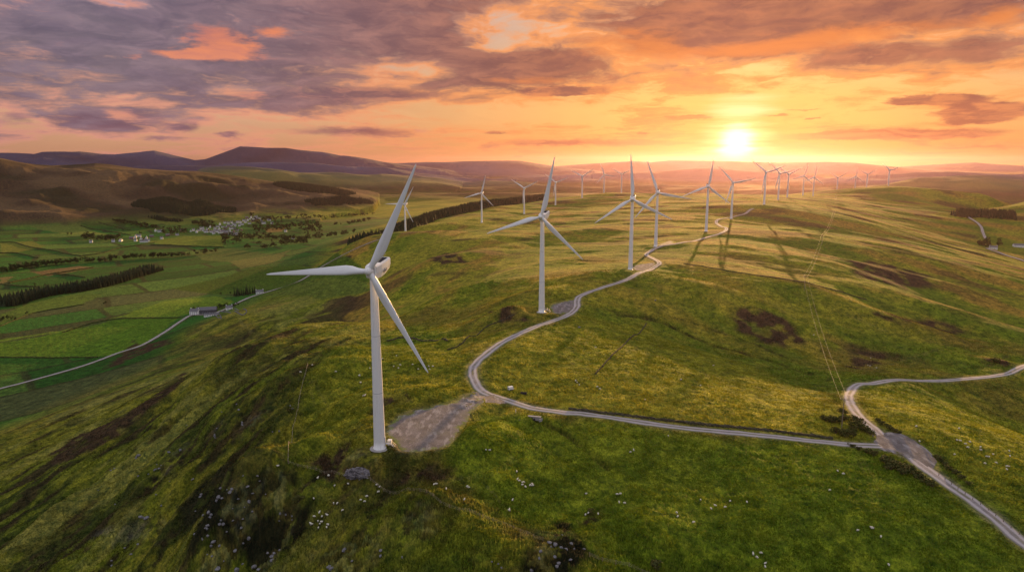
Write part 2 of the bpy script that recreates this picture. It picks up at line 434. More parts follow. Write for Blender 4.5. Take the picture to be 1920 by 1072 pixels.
# ------------------------------------------------------------------ what grows where (albedo per ground point)
def C(r, g, b): return np.array([r, g, b], F32)
LAND = np.zeros(Z.shape + (3,), F32)
def paint(mask, col, k=1.0):
    global LAND
    m = np.clip(mask * k, 0, 1)[..., None].astype(F32)
    LAND = LAND * (1 - m) + m * np.asarray(col, F32)

nb = fbm(GX, GY, 230, 4, 101, .55, SPC)
nm = _stripes(60, 4, 111, 2.2, .6)
ns = fbm(GX, GY, 14, 4, 121, .6, SPC)
nf = fbm(GX, GY, 3.0, 3, 131, .6, SPC)
G_DEEP, G_MID, G_YEL, DRY, HEATH, RUSH = C(.088, .130, .011), C(.140, .168, .014), C(.218, .206, .022), C(.26, .155, .032), C(.046, .030, .018), C(.034, .054, .012)
LAND[:] = G_MID
paint(sst(nb + .5 * nm + .35 * ns, -.30, .35), G_YEL)
paint(sst(-(nb * .8 + .5 * nm) + .3 * ns, .05, .55), G_DEEP, .9)
# drier grass on the long ridge and its crests
dryw = (sst(DD, 430, 900) * .62 + .25) * (1 - .7 * sst(DD, 2700, 3600))
paint(sst(nm + .5 * ST1 + .35 * ns + .25 * nf, -.10, .62) * dryw, DRY)
# heather and bracken
hw = .35 + .85 * sst(-(GX + .22 * DD), -40, 50) + .45 * sst(DD, 600, 1200)
paint(sst(fbm(GX * .7 + GY * .5, GY * .8, 90, 5, 141, .6, SPC) + .5 * nm + .25 * nf, .30, .62) * hw * (1 - VAL), HEATH, .92)
paint(sst(_stripes(26, 4, 151, 3.5, .6) + .3 * nf, .34, .62) * (.25 + .75 * sst(-(GX + .30 * DD), -60, 40)) * (1 - VAL) * (1 - sst(DD, 900, 1500)), RUSH, .85)

# the steep left flank: rush and grass, with relief shading put into their colour
flank = sst(-(GX + .30 * DD), -70, 10) * (1 - VAL) * (1 - sst(DD, 750, 1300))
paint(flank, C(.108, .122, .015), .55)  # whole flank toned darker: its shade painted into the land colour
rib = _stripes(42, 4, 261, 4.0, .6); rib2 = _stripes(15, 3, 271, 4.0, .6)
paint(flank * sst(rib + .4 * rib2 + .25 * ns, .02, .55), C(.19, .185, .045), .75)
paint(flank * sst(-(rib + .5 * rib2) + .25 * nf, .12, .50), C(.028, .042, .010), .80)
paint(flank * sst(-(rib2 + .3 * rib) + .3 * nf, .22, .60), HEATH * .8, .75)
# the grazed fields round the track
FIELD_S = [(905, 775), (1000, 790), (1250, 812), (1560, 842), (1640, 850), (1740, 905), (1900, 1020), (1990, 1100), (1500, 1110), (1180, 1075), (1000, 985), (880, 905), (850, 850)]
FIELD_M = [(925, 735), (905, 690), (960, 640), (1085, 590), (1200, 610), (1420, 690), (1590, 770), (1650, 825), (1560, 822), (1250, 790), (1050, 765)]
FIELD_E = [(1760, 850), (1640, 790), (1615, 750), (1640, 725), (1760, 745), (1900, 790), (1960, 830), (1990, 1000), (1860, 940)]
FIELD_P = [(560, 860), (580, 690), (700, 650), (840, 640), (880, 690), (890, 735), (800, 745), (660, 800)]
fgreen = sst(.6 * nb + .5 * ns + .35 * nf, -.35, .55)
for px, a, b in ((FIELD_S, C(.096, .146, .010), C(.160, .190, .015)), (FIELD_M, C(.160, .170, .014), C(.250, .222, .024)), (FIELD_E, C(.142, .164, .013), C(.230, .212, .020)), (FIELD_P, C(.130, .152, .013), C(.210, .196, .020))):
    mk = poly_mask(px, 5, 6, 30)
    paint(mk * .9, a); paint(mk * fgreen * .9, b)

# valley pasture: walled fields
ca, sa = math.cos(.62), math.sin(.62)
wx, wy = GX + 26 * fbm(GX, GY, 420, 2, 161), GY + 26 * fbm(GX, GY, 420, 2, 162)
fu, fv = (wx * ca + wy * sa) / 190., (-wx * sa + wy * ca) / 120.
row = np.floor(fv); fu2 = fu + (_hash(row.astype(np.int64), row.astype(np.int64) * 0, 5) & np.uint32(255)) / 255.0
colm = np.floor(fu2)
fid = _hash(colm.astype(np.int64), row.astype(np.int64), 9)
tone = (fid & np.uint32(255)) / F32(255); tone2 = ((fid >> np.uint32(8)) & np.uint32(255)) / F32(255)
fe = np.minimum(np.minimum(fu2 - colm, 1 - fu2 + colm) * 190, np.minimum(fv - row, 1 - fv + row) * 120)
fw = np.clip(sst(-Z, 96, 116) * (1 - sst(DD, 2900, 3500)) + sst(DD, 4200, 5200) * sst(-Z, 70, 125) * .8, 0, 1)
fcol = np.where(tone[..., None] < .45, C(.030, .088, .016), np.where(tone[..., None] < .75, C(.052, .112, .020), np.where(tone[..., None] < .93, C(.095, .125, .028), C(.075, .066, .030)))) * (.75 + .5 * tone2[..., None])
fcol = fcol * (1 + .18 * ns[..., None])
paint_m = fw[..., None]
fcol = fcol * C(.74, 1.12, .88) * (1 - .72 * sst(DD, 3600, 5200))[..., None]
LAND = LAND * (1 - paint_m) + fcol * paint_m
paint(fw * (1 - sst(fe, 1.2 + SPC * .35, 2.6 + SPC * .9)), C(.030, .036, .014), .8)

FIELDS = [
    ([(0, 669), (-60, 668), (-60, 655), (0, 643), (117, 623), (222, 597), (334, 596), (300, 625), (270, 645), (235, 661), (183, 669)], C(.075, .150, .012)),
    ([(-60, 650), (0, 637), (117, 620), (235, 590), (313, 564), (407, 555), (436, 566), (420, 576), (362, 584), (334, 594), (222, 595), (117, 621)], C(.115, .185, .018)),
    ([(0, 590), (65, 564), (125, 553), (193, 551), (157, 570), (65, 585), (0, 610)], C(.080, .135, .020)),
    ([(318, 541), (392, 526), (440, 512), (480, 500), (560, 496), (690, 503), (692, 528), (605, 524), (560, 534), (520, 545), (470, 550), (410, 552)], C(.058, .110, .012)),
    ([(560, 532), (610, 520), (690, 528), (690, 545), (600, 560), (520, 556), (490, 556)], C(.090, .130, .020)),
    ([(272, 454), (345, 443), (420, 441), (418, 462), (340, 461)], C(.120, .170, .022)),
    ([(255, 412), (330, 408), (380, 418), (340, 422), (262, 418)], C(.120, .145, .025)),
    ([(150, 420), (60, 425), (130, 440), (200, 440)], C(.100, .135, .025)),
    ([(0, 455), (60, 452), (85, 462), (40, 472), (0, 478)], C(.130, .150, .025)),
    ([(360, 470), (440, 466), (530, 478), (470, 492), (380, 488)], C(.075, .115, .025)),
    ([(430, 490), (520, 476), (545, 468), (520, 490), (450, 505)], C(.11, .12, .03)),
    ([(60, 510), (150, 498), (180, 502), (90, 518)], C(.15, .10, .04)),
    ([(0, 520), (28, 518), (5, 532), (0, 540)], C(.17, .13, .045)),
    ([(495, 428), (535, 426), (528, 434), (500, 436)], C(.26, .16, .05)),
]
for px, c in FIELDS:
    mk = poly_mask(px, 3, 4, 40)
    paint(mk, c * (1 + .12 * float(RNG.normal()))); 
    LAND *= 1 + (mk * (.14 * nb + .16 * ns))[..., None]

# moor on the far side of the valley
az_ = np.degrees(AZ)
moor = sst(DD, 2700, 3200) * (1 - sst(DD, 5600, 6600)) * sst(Z, -140, -105)
mst = fbm(GX * .55 + GY * .5, GY - GX * .25, 420, 5, 171, .6, SPC)
mcol = C(.066, .044, .026) + sst(mst, -.1, .5)[..., None] * C(.055, .034, .016) - sst(-mst, .0, .5)[..., None] * C(.030, .012, .012)
LAND = LAND * (1 - moor[..., None]) + mcol * moor[..., None]
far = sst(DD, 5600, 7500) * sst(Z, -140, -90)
fcolr = C(.042, .052, .105) * (1 + .45 * fbm(GX, GY, 1500, 5, 181, .6, SPC)[..., None])  # blue tint: distance haze painted into the far hills' albedo
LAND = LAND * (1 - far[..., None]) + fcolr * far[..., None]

# named heather and peat patches
HP = [([(90, 858), (150, 810), (235, 775), (345, 700), (335, 730), (250, 800), (170, 850), (110, 870)], 4), 
      ([(365, 925), (400, 890), (470, 880), (545, 885), (560, 900), (520, 925), (570, 950), (560, 1000), (480, 1072), (370, 1072), (360, 990)], 4),
      ([(1370, 585), (1400, 575), (1460, 600), (1500, 640), (1470, 650), (1400, 620)], 6), ([(1570, 655), (1620, 650), (1670, 665), (1660, 690), (1600, 690)], 5),
      ([(1850, 670), (1890, 665), (1885, 685), (1855, 686)], 3), ([(1600, 495), (1640, 488), (1760, 520), (1700, 545), (1610, 520)], 8), ([(920, 585), (960, 578), (975, 600), (940, 606)], 3),
      ([(800, 485), (845, 472), (870, 492), (820, 502)], 6), ([(1650, 590), (1760, 600), (1800, 620), (1700, 620)], 6), ([(720, 742), (760, 748), (740, 765), (700, 790), (690, 770)], 2.5),
      ([(990, 1000), (1050, 990), (1080, 1010), (1060, 1072), (1000, 1072)], 3), ([(1085, 955), (1125, 955), (1120, 985), (1090, 985)], 2),
      ([(250, 640), (330, 640), (280, 660), (200, 690)], 5), ([(590, 870), (640, 840), (650, 870), (720, 890), (860, 880), (840, 905), (700, 910)], 3)]
for px, s in HP:
    lft = min(v for u, v in px) > 690 and max(u for u, v in px) < 570
    mk = poly_mask(px, s, s * 1.8, s * 9, dmax=900 if lft else 6000)
    paint(mk * (1 - .75 * sst(ns + .5 * nf, -.05, .45)), (HEATH * (1 + .25 * RNG.random())) if px[0] not in ((365, 925), (990, 1000)) else C(.017, .019, .009), 1.25)
# thin peaty drains and sheep paths are worn lines
def worn(px, w, col, k=.8, dmax=3000):
    P = path_px(px, 2.5, dmax)
    idx, dist, near = near_path(P, w * 2.2 + 3)
    sp = SPC.ravel()[idx]
    a = (1 - sst(dist, w * .5, w * .9 + sp * .7)) * k * np.clip(.55 + .6 * gnoise(P[near, 0] / 9, P[near, 1] / 9, 7), .1, 1)
    f = LAND.reshape(-1, 3); f[idx] = f[idx] * (1 - a[:, None]) + a[:, None] * np.asarray(col, F32)
    return P, idx, dist
PEAT, SLOT = C(.020, .018, .010), C(.17, .16, .05)
def ditch(px, w, d):
    P, idx, dist = worn(px, w, PEAT, .9)
    zf = Z.ravel(); zf[idx] -= (d * (1 - sst(dist, w * .3, w))).astype(F32)
for px, w, d in [([(1006, 786), (1030, 796), (1060, 812), (1085, 830), (1110, 850), (1140, 876)], 2.2, 1.6), ([(810, 870), (840, 888), (870, 905)], 1.2, .7), ([(880, 778), (900, 795), (925, 812)], 1.0, .5), 
                 ([(1160, 590), (1230, 600), (1320, 640), (1420, 670), (1520, 700)], 2.5, 1.4), ([(1100, 570), (1180, 590), (1280, 600), (1400, 640), (1500, 680)], 1.6, .8), ([(0, 960), (100, 900), (200, 840), (330, 790)], 2.0, 1.4),
                 ([(0, 870), (120, 810), (260, 760), (360, 700), (470, 650)], 2.4, 1.6), ([(330, 790), (420, 740), (520, 690), (620, 650), (720, 620)], 1.6, 1.0), ([(0, 1010), (130, 930), (240, 870)], 1.8, 1.2)]:
    ditch(px, w, d)
for px, w in [([(960, 857), (930, 880), (890, 892), (850, 900), (780, 925)], 1.2), ([(965, 862), (935, 885), (880, 898)], .8), ([(900, 895), (930, 930), (950, 955)], .8), ([(1610, 850), (1640, 900), (1650, 960)], .8), ([(1603, 852), (1630, 905), (1638, 960)], .8),
              ([(580, 720), (590, 760)], .8), ([(595, 725), (610, 755)], .8), ([(1640, 690), (1700, 672), (1760, 655)], 1.2), ([(1590, 590), (1660, 620)], 1.2), ([(435, 577), (450, 600), (470, 622)], 1.5), ([(640, 900), (780, 930), (960, 990)], .8), ([(890, 690), (868, 712), (872, 735)], 1.0)]:
    worn(px, w, SLOT, .6)
# bare rock in the craggy places
rk = CRAG * sst(fbm(GX + .3 * GY, GY * 1.3, 6.5, 4, 55, .55, SPC, ridge=True) + .2 * nf, .72, 1.0)
paint(rk * sst(ns, .15, .55), C(.13, .125, .12), .2)
paint(CRAG * (1 - rk) * sst(ns + .3 * nf, -.2, .4), HEATH * .8, .6)
paint(poly_mask([(180, 1000), (240, 985), (285, 960), (270, 1000), (215, 1015)], 3, 3, 9), C(.12, .11, .10), .45)
# worn verges beside the tracks and pads
vg = (1 - sst(TRACK_EDGE.reshape(Z.shape), .2, 2.6)) * np.clip(.55 + .5 * ns, 0, 1)
paint(vg, C(.155, .135, .085), .85)
vg2 = sst(TRACK_EDGE.reshape(Z.shape), 1.5, 2.5) * (1 - sst(TRACK_EDGE.reshape(Z.shape), 3.5, 5.5))
paint(vg2 * (.5 + .5 * nf), C(.040, .055, .014), .5)
LAND *= (1 + .13 * ns + .11 * nf)[..., None]
LAND = np.clip(LAND, .008, .6)

# ------------------------------------------------------------------ materials
class S:
    """a node socket with arithmetic"""
    nt = None
    def __init__(s, o): s.o = o
    def _m(op, a, b=None, c=None):
        n = S.nt.nodes.new('ShaderNodeMath'); n.operation = op
        for i, x in enumerate((a, b, c)):
            if x is None: continue
            if isinstance(x, S): S.nt.links.new(x.o, n.inputs[i])
            else: n.inputs[i].default_value = float(x)
        return S(n.outputs[0])
    def __add__(a, b): return S._m('ADD', a, b)
    __radd__ = __add__
    def __sub__(a, b): return S._m('SUBTRACT', a, b)
    def __rsub__(a, b): return S._m('SUBTRACT', b, a)
    def __mul__(a, b): return S._m('MULTIPLY', a, b)
    __rmul__ = __mul__
    def __truediv__(a, b): return S._m('DIVIDE', a, b)
def mx(a, b): return S._m('MAXIMUM', a, b)
def mn(a, b): return S._m('MINIMUM', a, b)
def pw(a, b): return S._m('POWER', a, b)
def ss(x, a, b, lo=0.0, hi=1.0):
    n = S.nt.nodes.new('ShaderNodeMapRange'); n.interpolation_type = 'SMOOTHSTEP'
    S.nt.links.new(x.o, n.inputs[0]); n.inputs[1].default_value = a; n.inputs[2].default_value = b; n.inputs[3].default_value = lo; n.inputs[4].default_value = hi
    return S(n.outputs[0])
def put(sock, x):
    if isinstance(x, S): S.nt.links.new(x.o, sock)
    elif isinstance(x, (tuple, list)): sock.default_value = tuple(x) + ((1.0,) if len(x) == 3 and len(sock.default_value) == 4 else ())
    else: sock.default_value = x
def mixc(f, a, b, mode='MIX'):
    n = S.nt.nodes.new('ShaderNodeMix'); n.data_type = 'RGBA'; n.blend_type = mode
    put(n.inputs[0], f); put(n.inputs[6], a); put(n.inputs[7], b)
    return S(n.outputs[2])
def vec(x=0.0, y=0.0, z=0.0):
    n = S.nt.nodes.new('ShaderNodeCombineXYZ')
    for i, k in enumerate((x, y, z)): put(n.inputs[i], k)
    return S(n.outputs[0])
def vm(op, a, b=None, c=None):
    n = S.nt.nodes.new('ShaderNodeVectorMath'); n.operation = op
    for i, k in enumerate((a, b, c)):
        if k is not None: put(n.inputs[i], k)
    return S(n.outputs['Value' if op in ('LENGTH', 'DOT_PRODUCT') else 'Vector'])
def nz(v, scale, detail=3.0, rough=.5, dist=0.0, col=False):
    n = S.nt.nodes.new('ShaderNodeTexNoise')
    put(n.inputs['Vector'], v); n.inputs['Scale'].default_value = scale; n.inputs['Detail'].default_value = detail
    n.inputs['Roughness'].default_value = rough; n.inputs['Distortion'].default_value = dist
    return S(n.outputs['Color' if col else 'Fac'])
def sep(v):
    n = S.nt.nodes.new('ShaderNodeSeparateXYZ'); put(n.inputs[0], v)
    return [S(o) for o in n.outputs]
def geo(name='Position'):
    n = S.nt.nodes.new('ShaderNodeNewGeometry'); return S(n.outputs[name])
def texco(name):
    n = S.nt.nodes.new('ShaderNodeTexCoord'); return S(n.outputs[name])
def attr(name):
    n = S.nt.nodes.new('ShaderNodeAttribute'); n.attribute_name = name
    return S(n.outputs['Color'])
def newmat(name, rough=.9, spec=.2):
    m = bpy.data.materials.new(name); m.use_nodes = True
    S.nt = m.node_tree
    b = m.node_tree.nodes['Principled BSDF']
    b.inputs['Roughness'].default_value = rough; b.inputs['Specular IOR Level'].default_value = spec
    return m, b
def bump(h, dist, strength=1.0):
    n = S.nt.nodes.new('ShaderNodeBump'); put(n.inputs['Height'], h); n.inputs['Distance'].default_value = dist; n.inputs['Strength'].default_value = strength
    return S(n.outputs[0])
def plain(name, c, rough=.7, spec=.3, var=.15, scale=1.0, metal=0.0, bmp=0.0):
    m, b = newmat(name, rough, spec)
    n = nz(texco('Object'), scale, 4, .6)
    put(b.inputs['Base Color'], mixc(ss(n, .3, .7), tuple(x * (1 - var) for x in c), tuple(min(1, x * (1 + var)) for x in c)))
    b.inputs['Metallic'].default_value = metal
    if bmp: put(b.inputs['Normal'], bump(n, bmp))
    return m

def ground_material():
    m, b = newmat('moorland', 1.0, .05)
    p = geo()
    lc = attr('land')
    a = nz(vm('MULTIPLY', p, (1, 1, .6)), .16, 5, .62)
    f = nz(vm('MULTIPLY', p, (1, 1, .6)), 1.1, 4, .7)
    c = mixc(1.0, lc, mixc(ss(a, .32, .70), (.56, .62, .66), (1.40, 1.32, 1.15)), 'MULTIPLY')
    c = mixc(1.0, c, mixc(ss(f, .30, .72), (.52, .58, .64), (1.46, 1.38, 1.2)), 'MULTIPLY')
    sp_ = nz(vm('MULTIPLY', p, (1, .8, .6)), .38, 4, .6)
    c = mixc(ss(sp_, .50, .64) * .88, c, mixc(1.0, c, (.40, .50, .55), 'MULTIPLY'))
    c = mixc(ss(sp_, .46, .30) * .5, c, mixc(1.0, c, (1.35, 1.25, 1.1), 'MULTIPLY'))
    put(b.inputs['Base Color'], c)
    h = f * .55 + nz(p, .42, 3, .6) * 1.3
    put(b.inputs['Normal'], bump(h, 1.5, .6))
    b.inputs['Sheen Weight'].default_value = .05; b.inputs['Sheen Roughness'].default_value = .45
    put(b.inputs['Sheen Tint'], mixc(.5, c, (.75, .55, .16)))
    return m
M = {}
M['ground'] = ground_material()
def gravel_material(name, tracks):
    m, b = newmat(name, .95, .1)
    p = geo()
    n1, n2 = nz(p, .22, 5, .65), nz(p, 2.2, 3, .6)
    c = mixc(ss(n1, .3, .7), (.20, .175, .170), (.33, .295, .29))
    c = mixc(ss(n2, .3, .75), c, mixc(1.0, c, (.72, .70, .70), 'MULTIPLY'))
    if tracks:
        uv = sep(texco('UV')); u = uv[0] + (nz(p, .12, 2) - .5) * .16
        d = S._m('ABSOLUTE', u - .5)
        rut = ss(S._m('ABSOLUTE', d - .24), .05, .15, 1, 0)
        mid = ss(d, .02, .12, 1, 0) * ss(nz(p, .10, 3), .42, .6)
        edge = ss(d + (n1 - .5) * .25, .36, .50)
        c = mixc(rut * .75, c, (.42, .385, .385))
        c = mixc(mid * .75, c, (.13, .13, .05))
        c = mixc(edge * .9, c, (.13, .15, .035))
    else:
        c = mixc(1.0, c, (.60, .60, .60), 'MULTIPLY')
        c = mixc(ss(nz(p, .07, 4, .6), .52, .70) * .35, c, (.15, .135, .075))
        eu = sep(texco('UV'))[0] + (nz(p, .35, 5, .65) - .5) * 9.0
        c = mixc(ss(eu, 2.0, -.6) * .95, c, mixc(n2, (.085, .125, .016), (.16, .18, .03)))
        wv_ = vm('MULTIPLY', p, (.55, .16, 0)); c = mixc(ss(nz(wv_, .8, 3, .6), .5, .66) * .4, c, (.40, .365, .36))
    put(b.inputs['Base Color'], c)
    put(b.inputs['Normal'], bump(n2, .25, .6))
    return m
M['track'] = gravel_material('gravel_track', True)
M['pad'] = gravel_material('gravel_hardstanding', False)
def painted_steel(name, c, grime):
    m, b = newmat(name, .42, .5)
    p = texco('Object')
    st = nz(vm('MULTIPLY', p, (2.2, 2.2, .05)), 1.0, 4, .6); bl = nz(p, .35, 4, .6)
    k = ss(st, .48, .75) * ss(bl, .35, .7) * grime
    put(b.inputs['Base Color'], mixc(k, c, tuple(x * y for x, y in zip(c, (.62, .57, .50)))))
    put(b.inputs['Roughness'], ss(bl, .3, .7, .34, .55))
    return m
M['white'] = painted_steel('white_paint', (.76, .76, .75), .8)
M['blade'] = painted_steel('blade_gelcoat', (.72, .73, .74), .55)
M['dark_grille'] = plain('dark_grille', (.045, .045, .055), .95, .05, .2, 2)
M['grey_mark'] = plain('grey_lettering', (.20, .17, .18), .6, .3, .1, 2)
M['concrete'] = plain('concrete', (.30, .285, .275), .85, .2, .15, .8, bmp=.05)
M['steel'] = plain('galvanised_steel', (.5, .5, .5), .5, .5, .1, 2, .6)
M['door_grey'] = plain('grey_door_paint', (.34, .36, .38), .5, .4, .08, 2)
M['wood'] = plain('weathered_wood', (.22, .17, .12), .85, .2, .25, 3)
M['wire'] = plain('bright_wire', (.50, .42, .30), .6, .3, .05, 2)
M['ceramic'] = plain('insulator_ceramic', (.55, .5, .45), .4, .5, .1, 3)
M['stone'] = plain('grey_rock', (.15, .138, .145), .95, .15, .5, .9, bmp=.6)
M['lichen_stone'] = plain('lichen_rock', (.16, .155, .165), .95, .15, .35, 1.3, bmp=.2)
M['wall_stone'] = plain('drystone', (.062, .056, .034), .95, .15, .4, 1.2, bmp=.2)
M['fleece'] = plain('fleece', (.58, .55, .46), .95, .1, .10, 6, bmp=.03)
M['sheep_face'] = plain('sheep_face', (.10, .09, .08), .9, .1, .3, 5)
M['bark'] = plain('bark', (.10, .075, .055), .95, .1, .3, 1.5, bmp=.05)
M['render_white'] = plain('whitewash', (.74, .73, .70), .85, .2, .08, .5)
M['slate'] = plain('slate_roof', (.13, .125, .135), .7, .3, .2, 1.2)
M['tin'] = plain('barn_sheet', (.085, .08, .09), .6, .4, .2, .7)
M['house_glass'] = plain('window_glass', (.05, .06, .07), .15, .5, .1, 1)
M['brick_red'] = plain('red_sandstone', (.24, .15, .12), .9, .2, .2, .8)
def leafmat(name, a, b_):
    m, b = newmat(name, .9, .1)
    n = nz(texco('Object'), .9, 3, .7)
    rnd = S.nt.nodes.new('ShaderNodeObjectInfo')
    c = mixc(ss(n, .3, .7), a, b_)
    c = mixc(S(rnd.outputs['Random']) * .5, c, mixc(1.0, c, (1.5, 1.25, .9), 'MULTIPLY'))
    put(b.inputs['Base Color'], c)
    return m
M['needles'] = leafmat('conifer_needles', (.013, .022, .012), (.035, .052, .022))
M['leaves'] = leafmat('broad_leaves', (.022, .032, .010), (.060, .075, .022))
M['gorse'] = leafmat('gorse_leaves', (.040, .048, .014), (.095, .095, .028))
# ------------------------------------------------------------------ object helpers
class MB:
    def __init__(s): s.v, s.f, s.m, s.s, s.uv = [], [], [], [], None
    def add(s, vs, fs, mi=0, smooth=False):
        o = len(s.v); s.v += [tuple(map(float, p)) for p in vs]
        for f in fs: s.f.append(tuple(i + o for i in f)); s.m.append(mi); s.s.append(smooth)
    def box(s, c, d, mi=0, mat=None, taper=0.0):
        vs = []
        for z in (-1, 1):
            k = 1 - taper if z > 0 else 1
            for x, y in ((-1, -1), (1, -1), (1, 1), (-1, 1)):
                p = Vector((x * d[0] / 2 * k, y * d[1] / 2 * k, z * d[2] / 2))
                if mat is not None: p = mat @ p
                vs.append((c[0] + p[0], c[1] + p[1], c[2] + p[2]))
        s.add(vs, [(3, 2, 1, 0), (4, 5, 6, 7), (0, 1, 5, 4), (1, 2, 6, 5), (2, 3, 7, 6), (3, 0, 4, 7)], mi)
    def tube(s, pts, rad, n=8, mi=0, caps=True, smooth=True):
        pts = [Vector(p) for p in pts]; rings = []
        for i, p in enumerate(pts):
            t = (pts[min(i + 1, len(pts) - 1)] - pts[max(i - 1, 0)]).normalized()
            a = t.cross(Vector((0, 0, 1)));
            if a.length < 1e-3: a = t.cross(Vector((0, 1, 0)))
            a.normalize(); b = t.cross(a)
            r = rad[i] if hasattr(rad, '__len__') else rad
            rings.append([p + (a * math.cos(2 * math.pi * k / n) + b * math.sin(2 * math.pi * k / n)) * r for k in range(n)])
        vs = [q for r in rings for q in r]; fs = []
        for i in range(len(rings) - 1):
            for k in range(n):
                fs.append((i * n + k, i * n + (k + 1) % n, (i + 1) * n + (k + 1) % n, (i + 1) * n + k))
        s.add(vs, fs, mi, smooth)
        if caps:
            s.add(rings[0], [tuple(range(n))], mi); s.add(rings[-1], [tuple(range(n))[::-1]], mi)
    def lathe(s, prof, n=32, mi=0, c=(0, 0, 0), smooth=True):
        vs = [(c[0] + r * math.cos(2 * math.pi * k / n), c[1] + r * math.sin(2 * math.pi * k / n), c[2] + z) for r, z in prof for k in range(n)]
        fs = [(i * n + k, i * n + (k + 1) % n, (i + 1) * n + (k + 1) % n, (i + 1) * n + k) for i in range(len(prof) - 1) for k in range(n)]
        s.add(vs, fs, mi, smooth)
    def mesh(s, name, mats):
        me = bpy.data.meshes.new(name)
        me.from_pydata(s.v, [], s.f)
        for m in mats: me.materials.append(m)
        me.polygons.foreach_set('material_index', s.m)
        me.polygons.foreach_set('use_smooth', s.s)
        me.validate(); me.update()
        return me
    def build(s, name, mats, parent=None, loc=None):
        return link(name, s.mesh(name, mats if isinstance(mats, (list, tuple)) else [mats]), parent, loc)

def link(name, data, parent=None, loc=None, mat=None):
    o = bpy.data.objects.new(name, data); COL.objects.link(o)
    if parent is not None: o.parent = parent
    if mat is not None: o.matrix_local = mat
    elif loc is not None: o.location = loc
    return o
def tag(o, label=None, cat=None, group=None, kind=None):
    for k, v in (('label', label), ('category', cat), ('group', group), ('kind', kind)):
        if v: o[k] = v
    return o
def thing(name, label, cat, loc=(0, 0, 0), rz=0.0, group=None):
    o = bpy.data.objects.new(name, None); COL.objects.link(o)
    o.empty_display_size = .5
    o.location = loc; o.rotation_euler = (0, 0, rz)
    return tag(o, label, cat, group)
def dup(o, loc=None, rz=None, scale=None, label=None, parent=None):
    c = o.copy(); COL.objects.link(c)
    if parent is not None: c.parent = parent
    if loc is not None: c.location = loc
    if rz is not None: c.rotation_euler = (0, 0, rz)
    if scale is not None: c.scale = (scale,) * 3 if not hasattr(scale, '__len__') else scale
    if label: c['label'] = label
    for ch in list(KIDS.get(o.name, [])):
        d = ch.copy(); COL.objects.link(d); d.parent = c
        KIDS.setdefault(c.name, []).append(d)
        for g in KIDS.get(ch.name, []):
            e = g.copy(); COL.objects.link(e); e.parent = d
    return c
KIDS = {}
def kids(o):
    KIDS[o.name] = [c for c in COL.objects if c.parent == o]
    for c in KIDS[o.name]: KIDS[c.name] = [g for g in COL.objects if g.parent == c]
    return o
def gz(x, y): return float(hgrid(x, y))
def np_mesh(name, co, quads, mat, smooth=True, uv=None, tris=None):
    me = bpy.data.meshes.new(name)
    co = np.asarray(co, F32).reshape(-1, 3)
    me.vertices.add(len(co)); me.vertices.foreach_set('co', co.ravel())
    q = np.asarray(quads, np.int32).reshape(-1, 4)
    li = q.ravel(); st = np.arange(0, q.size, 4, dtype=np.int32)
    if tris is not None and len(tris):
        t = np.asarray(tris, np.int32).reshape(-1, 3)
        st = np.r_[st, q.size + np.arange(0, t.size, 3, dtype=np.int32)]; li = np.r_[li, t.ravel()]
    me.loops.add(len(li)); me.loops.foreach_set('vertex_index', li.astype(np.int32))
    me.polygons.add(len(st)); me.polygons.foreach_set('loop_start', st.astype(np.int32))
    me.update(calc_edges=True)
    me.polygons.foreach_set('use_smooth', np.full(len(st), smooth))
    if uv is not None:
        l = me.uv_layers.new(name='UVMap'); l.data.foreach_set('uv', np.asarray(uv, F32)[li].ravel())
    if mat is not None: me.materials.append(mat)
    return me

# ------------------------------------------------------------------ the ground sheet
def build_ground():
    co = np.concatenate([np.stack([GX, GY, Z], -1).reshape(-1, 3), [[0, 0, Z[0].mean()]]])
    i, j = np.meshgrid(np.arange(NR - 1), np.arange(NA), indexing='ij')
    j2 = (j + 1) % NA
    q = np.stack([(i + 1) * NA + j, (i + 1) * NA + j2, i * NA + j2, i * NA + j], -1).reshape(-1, 4)
    k = np.arange(NA)
    t = np.stack([k, (k + 1) % NA, np.full(NA, NR * NA)], -1)[:, ::-1]
    # the seam column wraps round behind the camera
    me = np_mesh('ground', co, q[:, ::1], M['ground'], True, tris=t[:, ::-1])
    a = me.attributes.new('land', 'FLOAT_COLOR', 'POINT')
    rgba = np.ones((len(co), 4), F32); rgba[:-1, :3] = LAND.reshape(-1, 3); rgba[-1, :3] = LAND[0, 0]
    a.data.foreach_set('color', rgba.ravel())
    return tag(link('ground', me), kind='structure')
GROUND = build_ground()

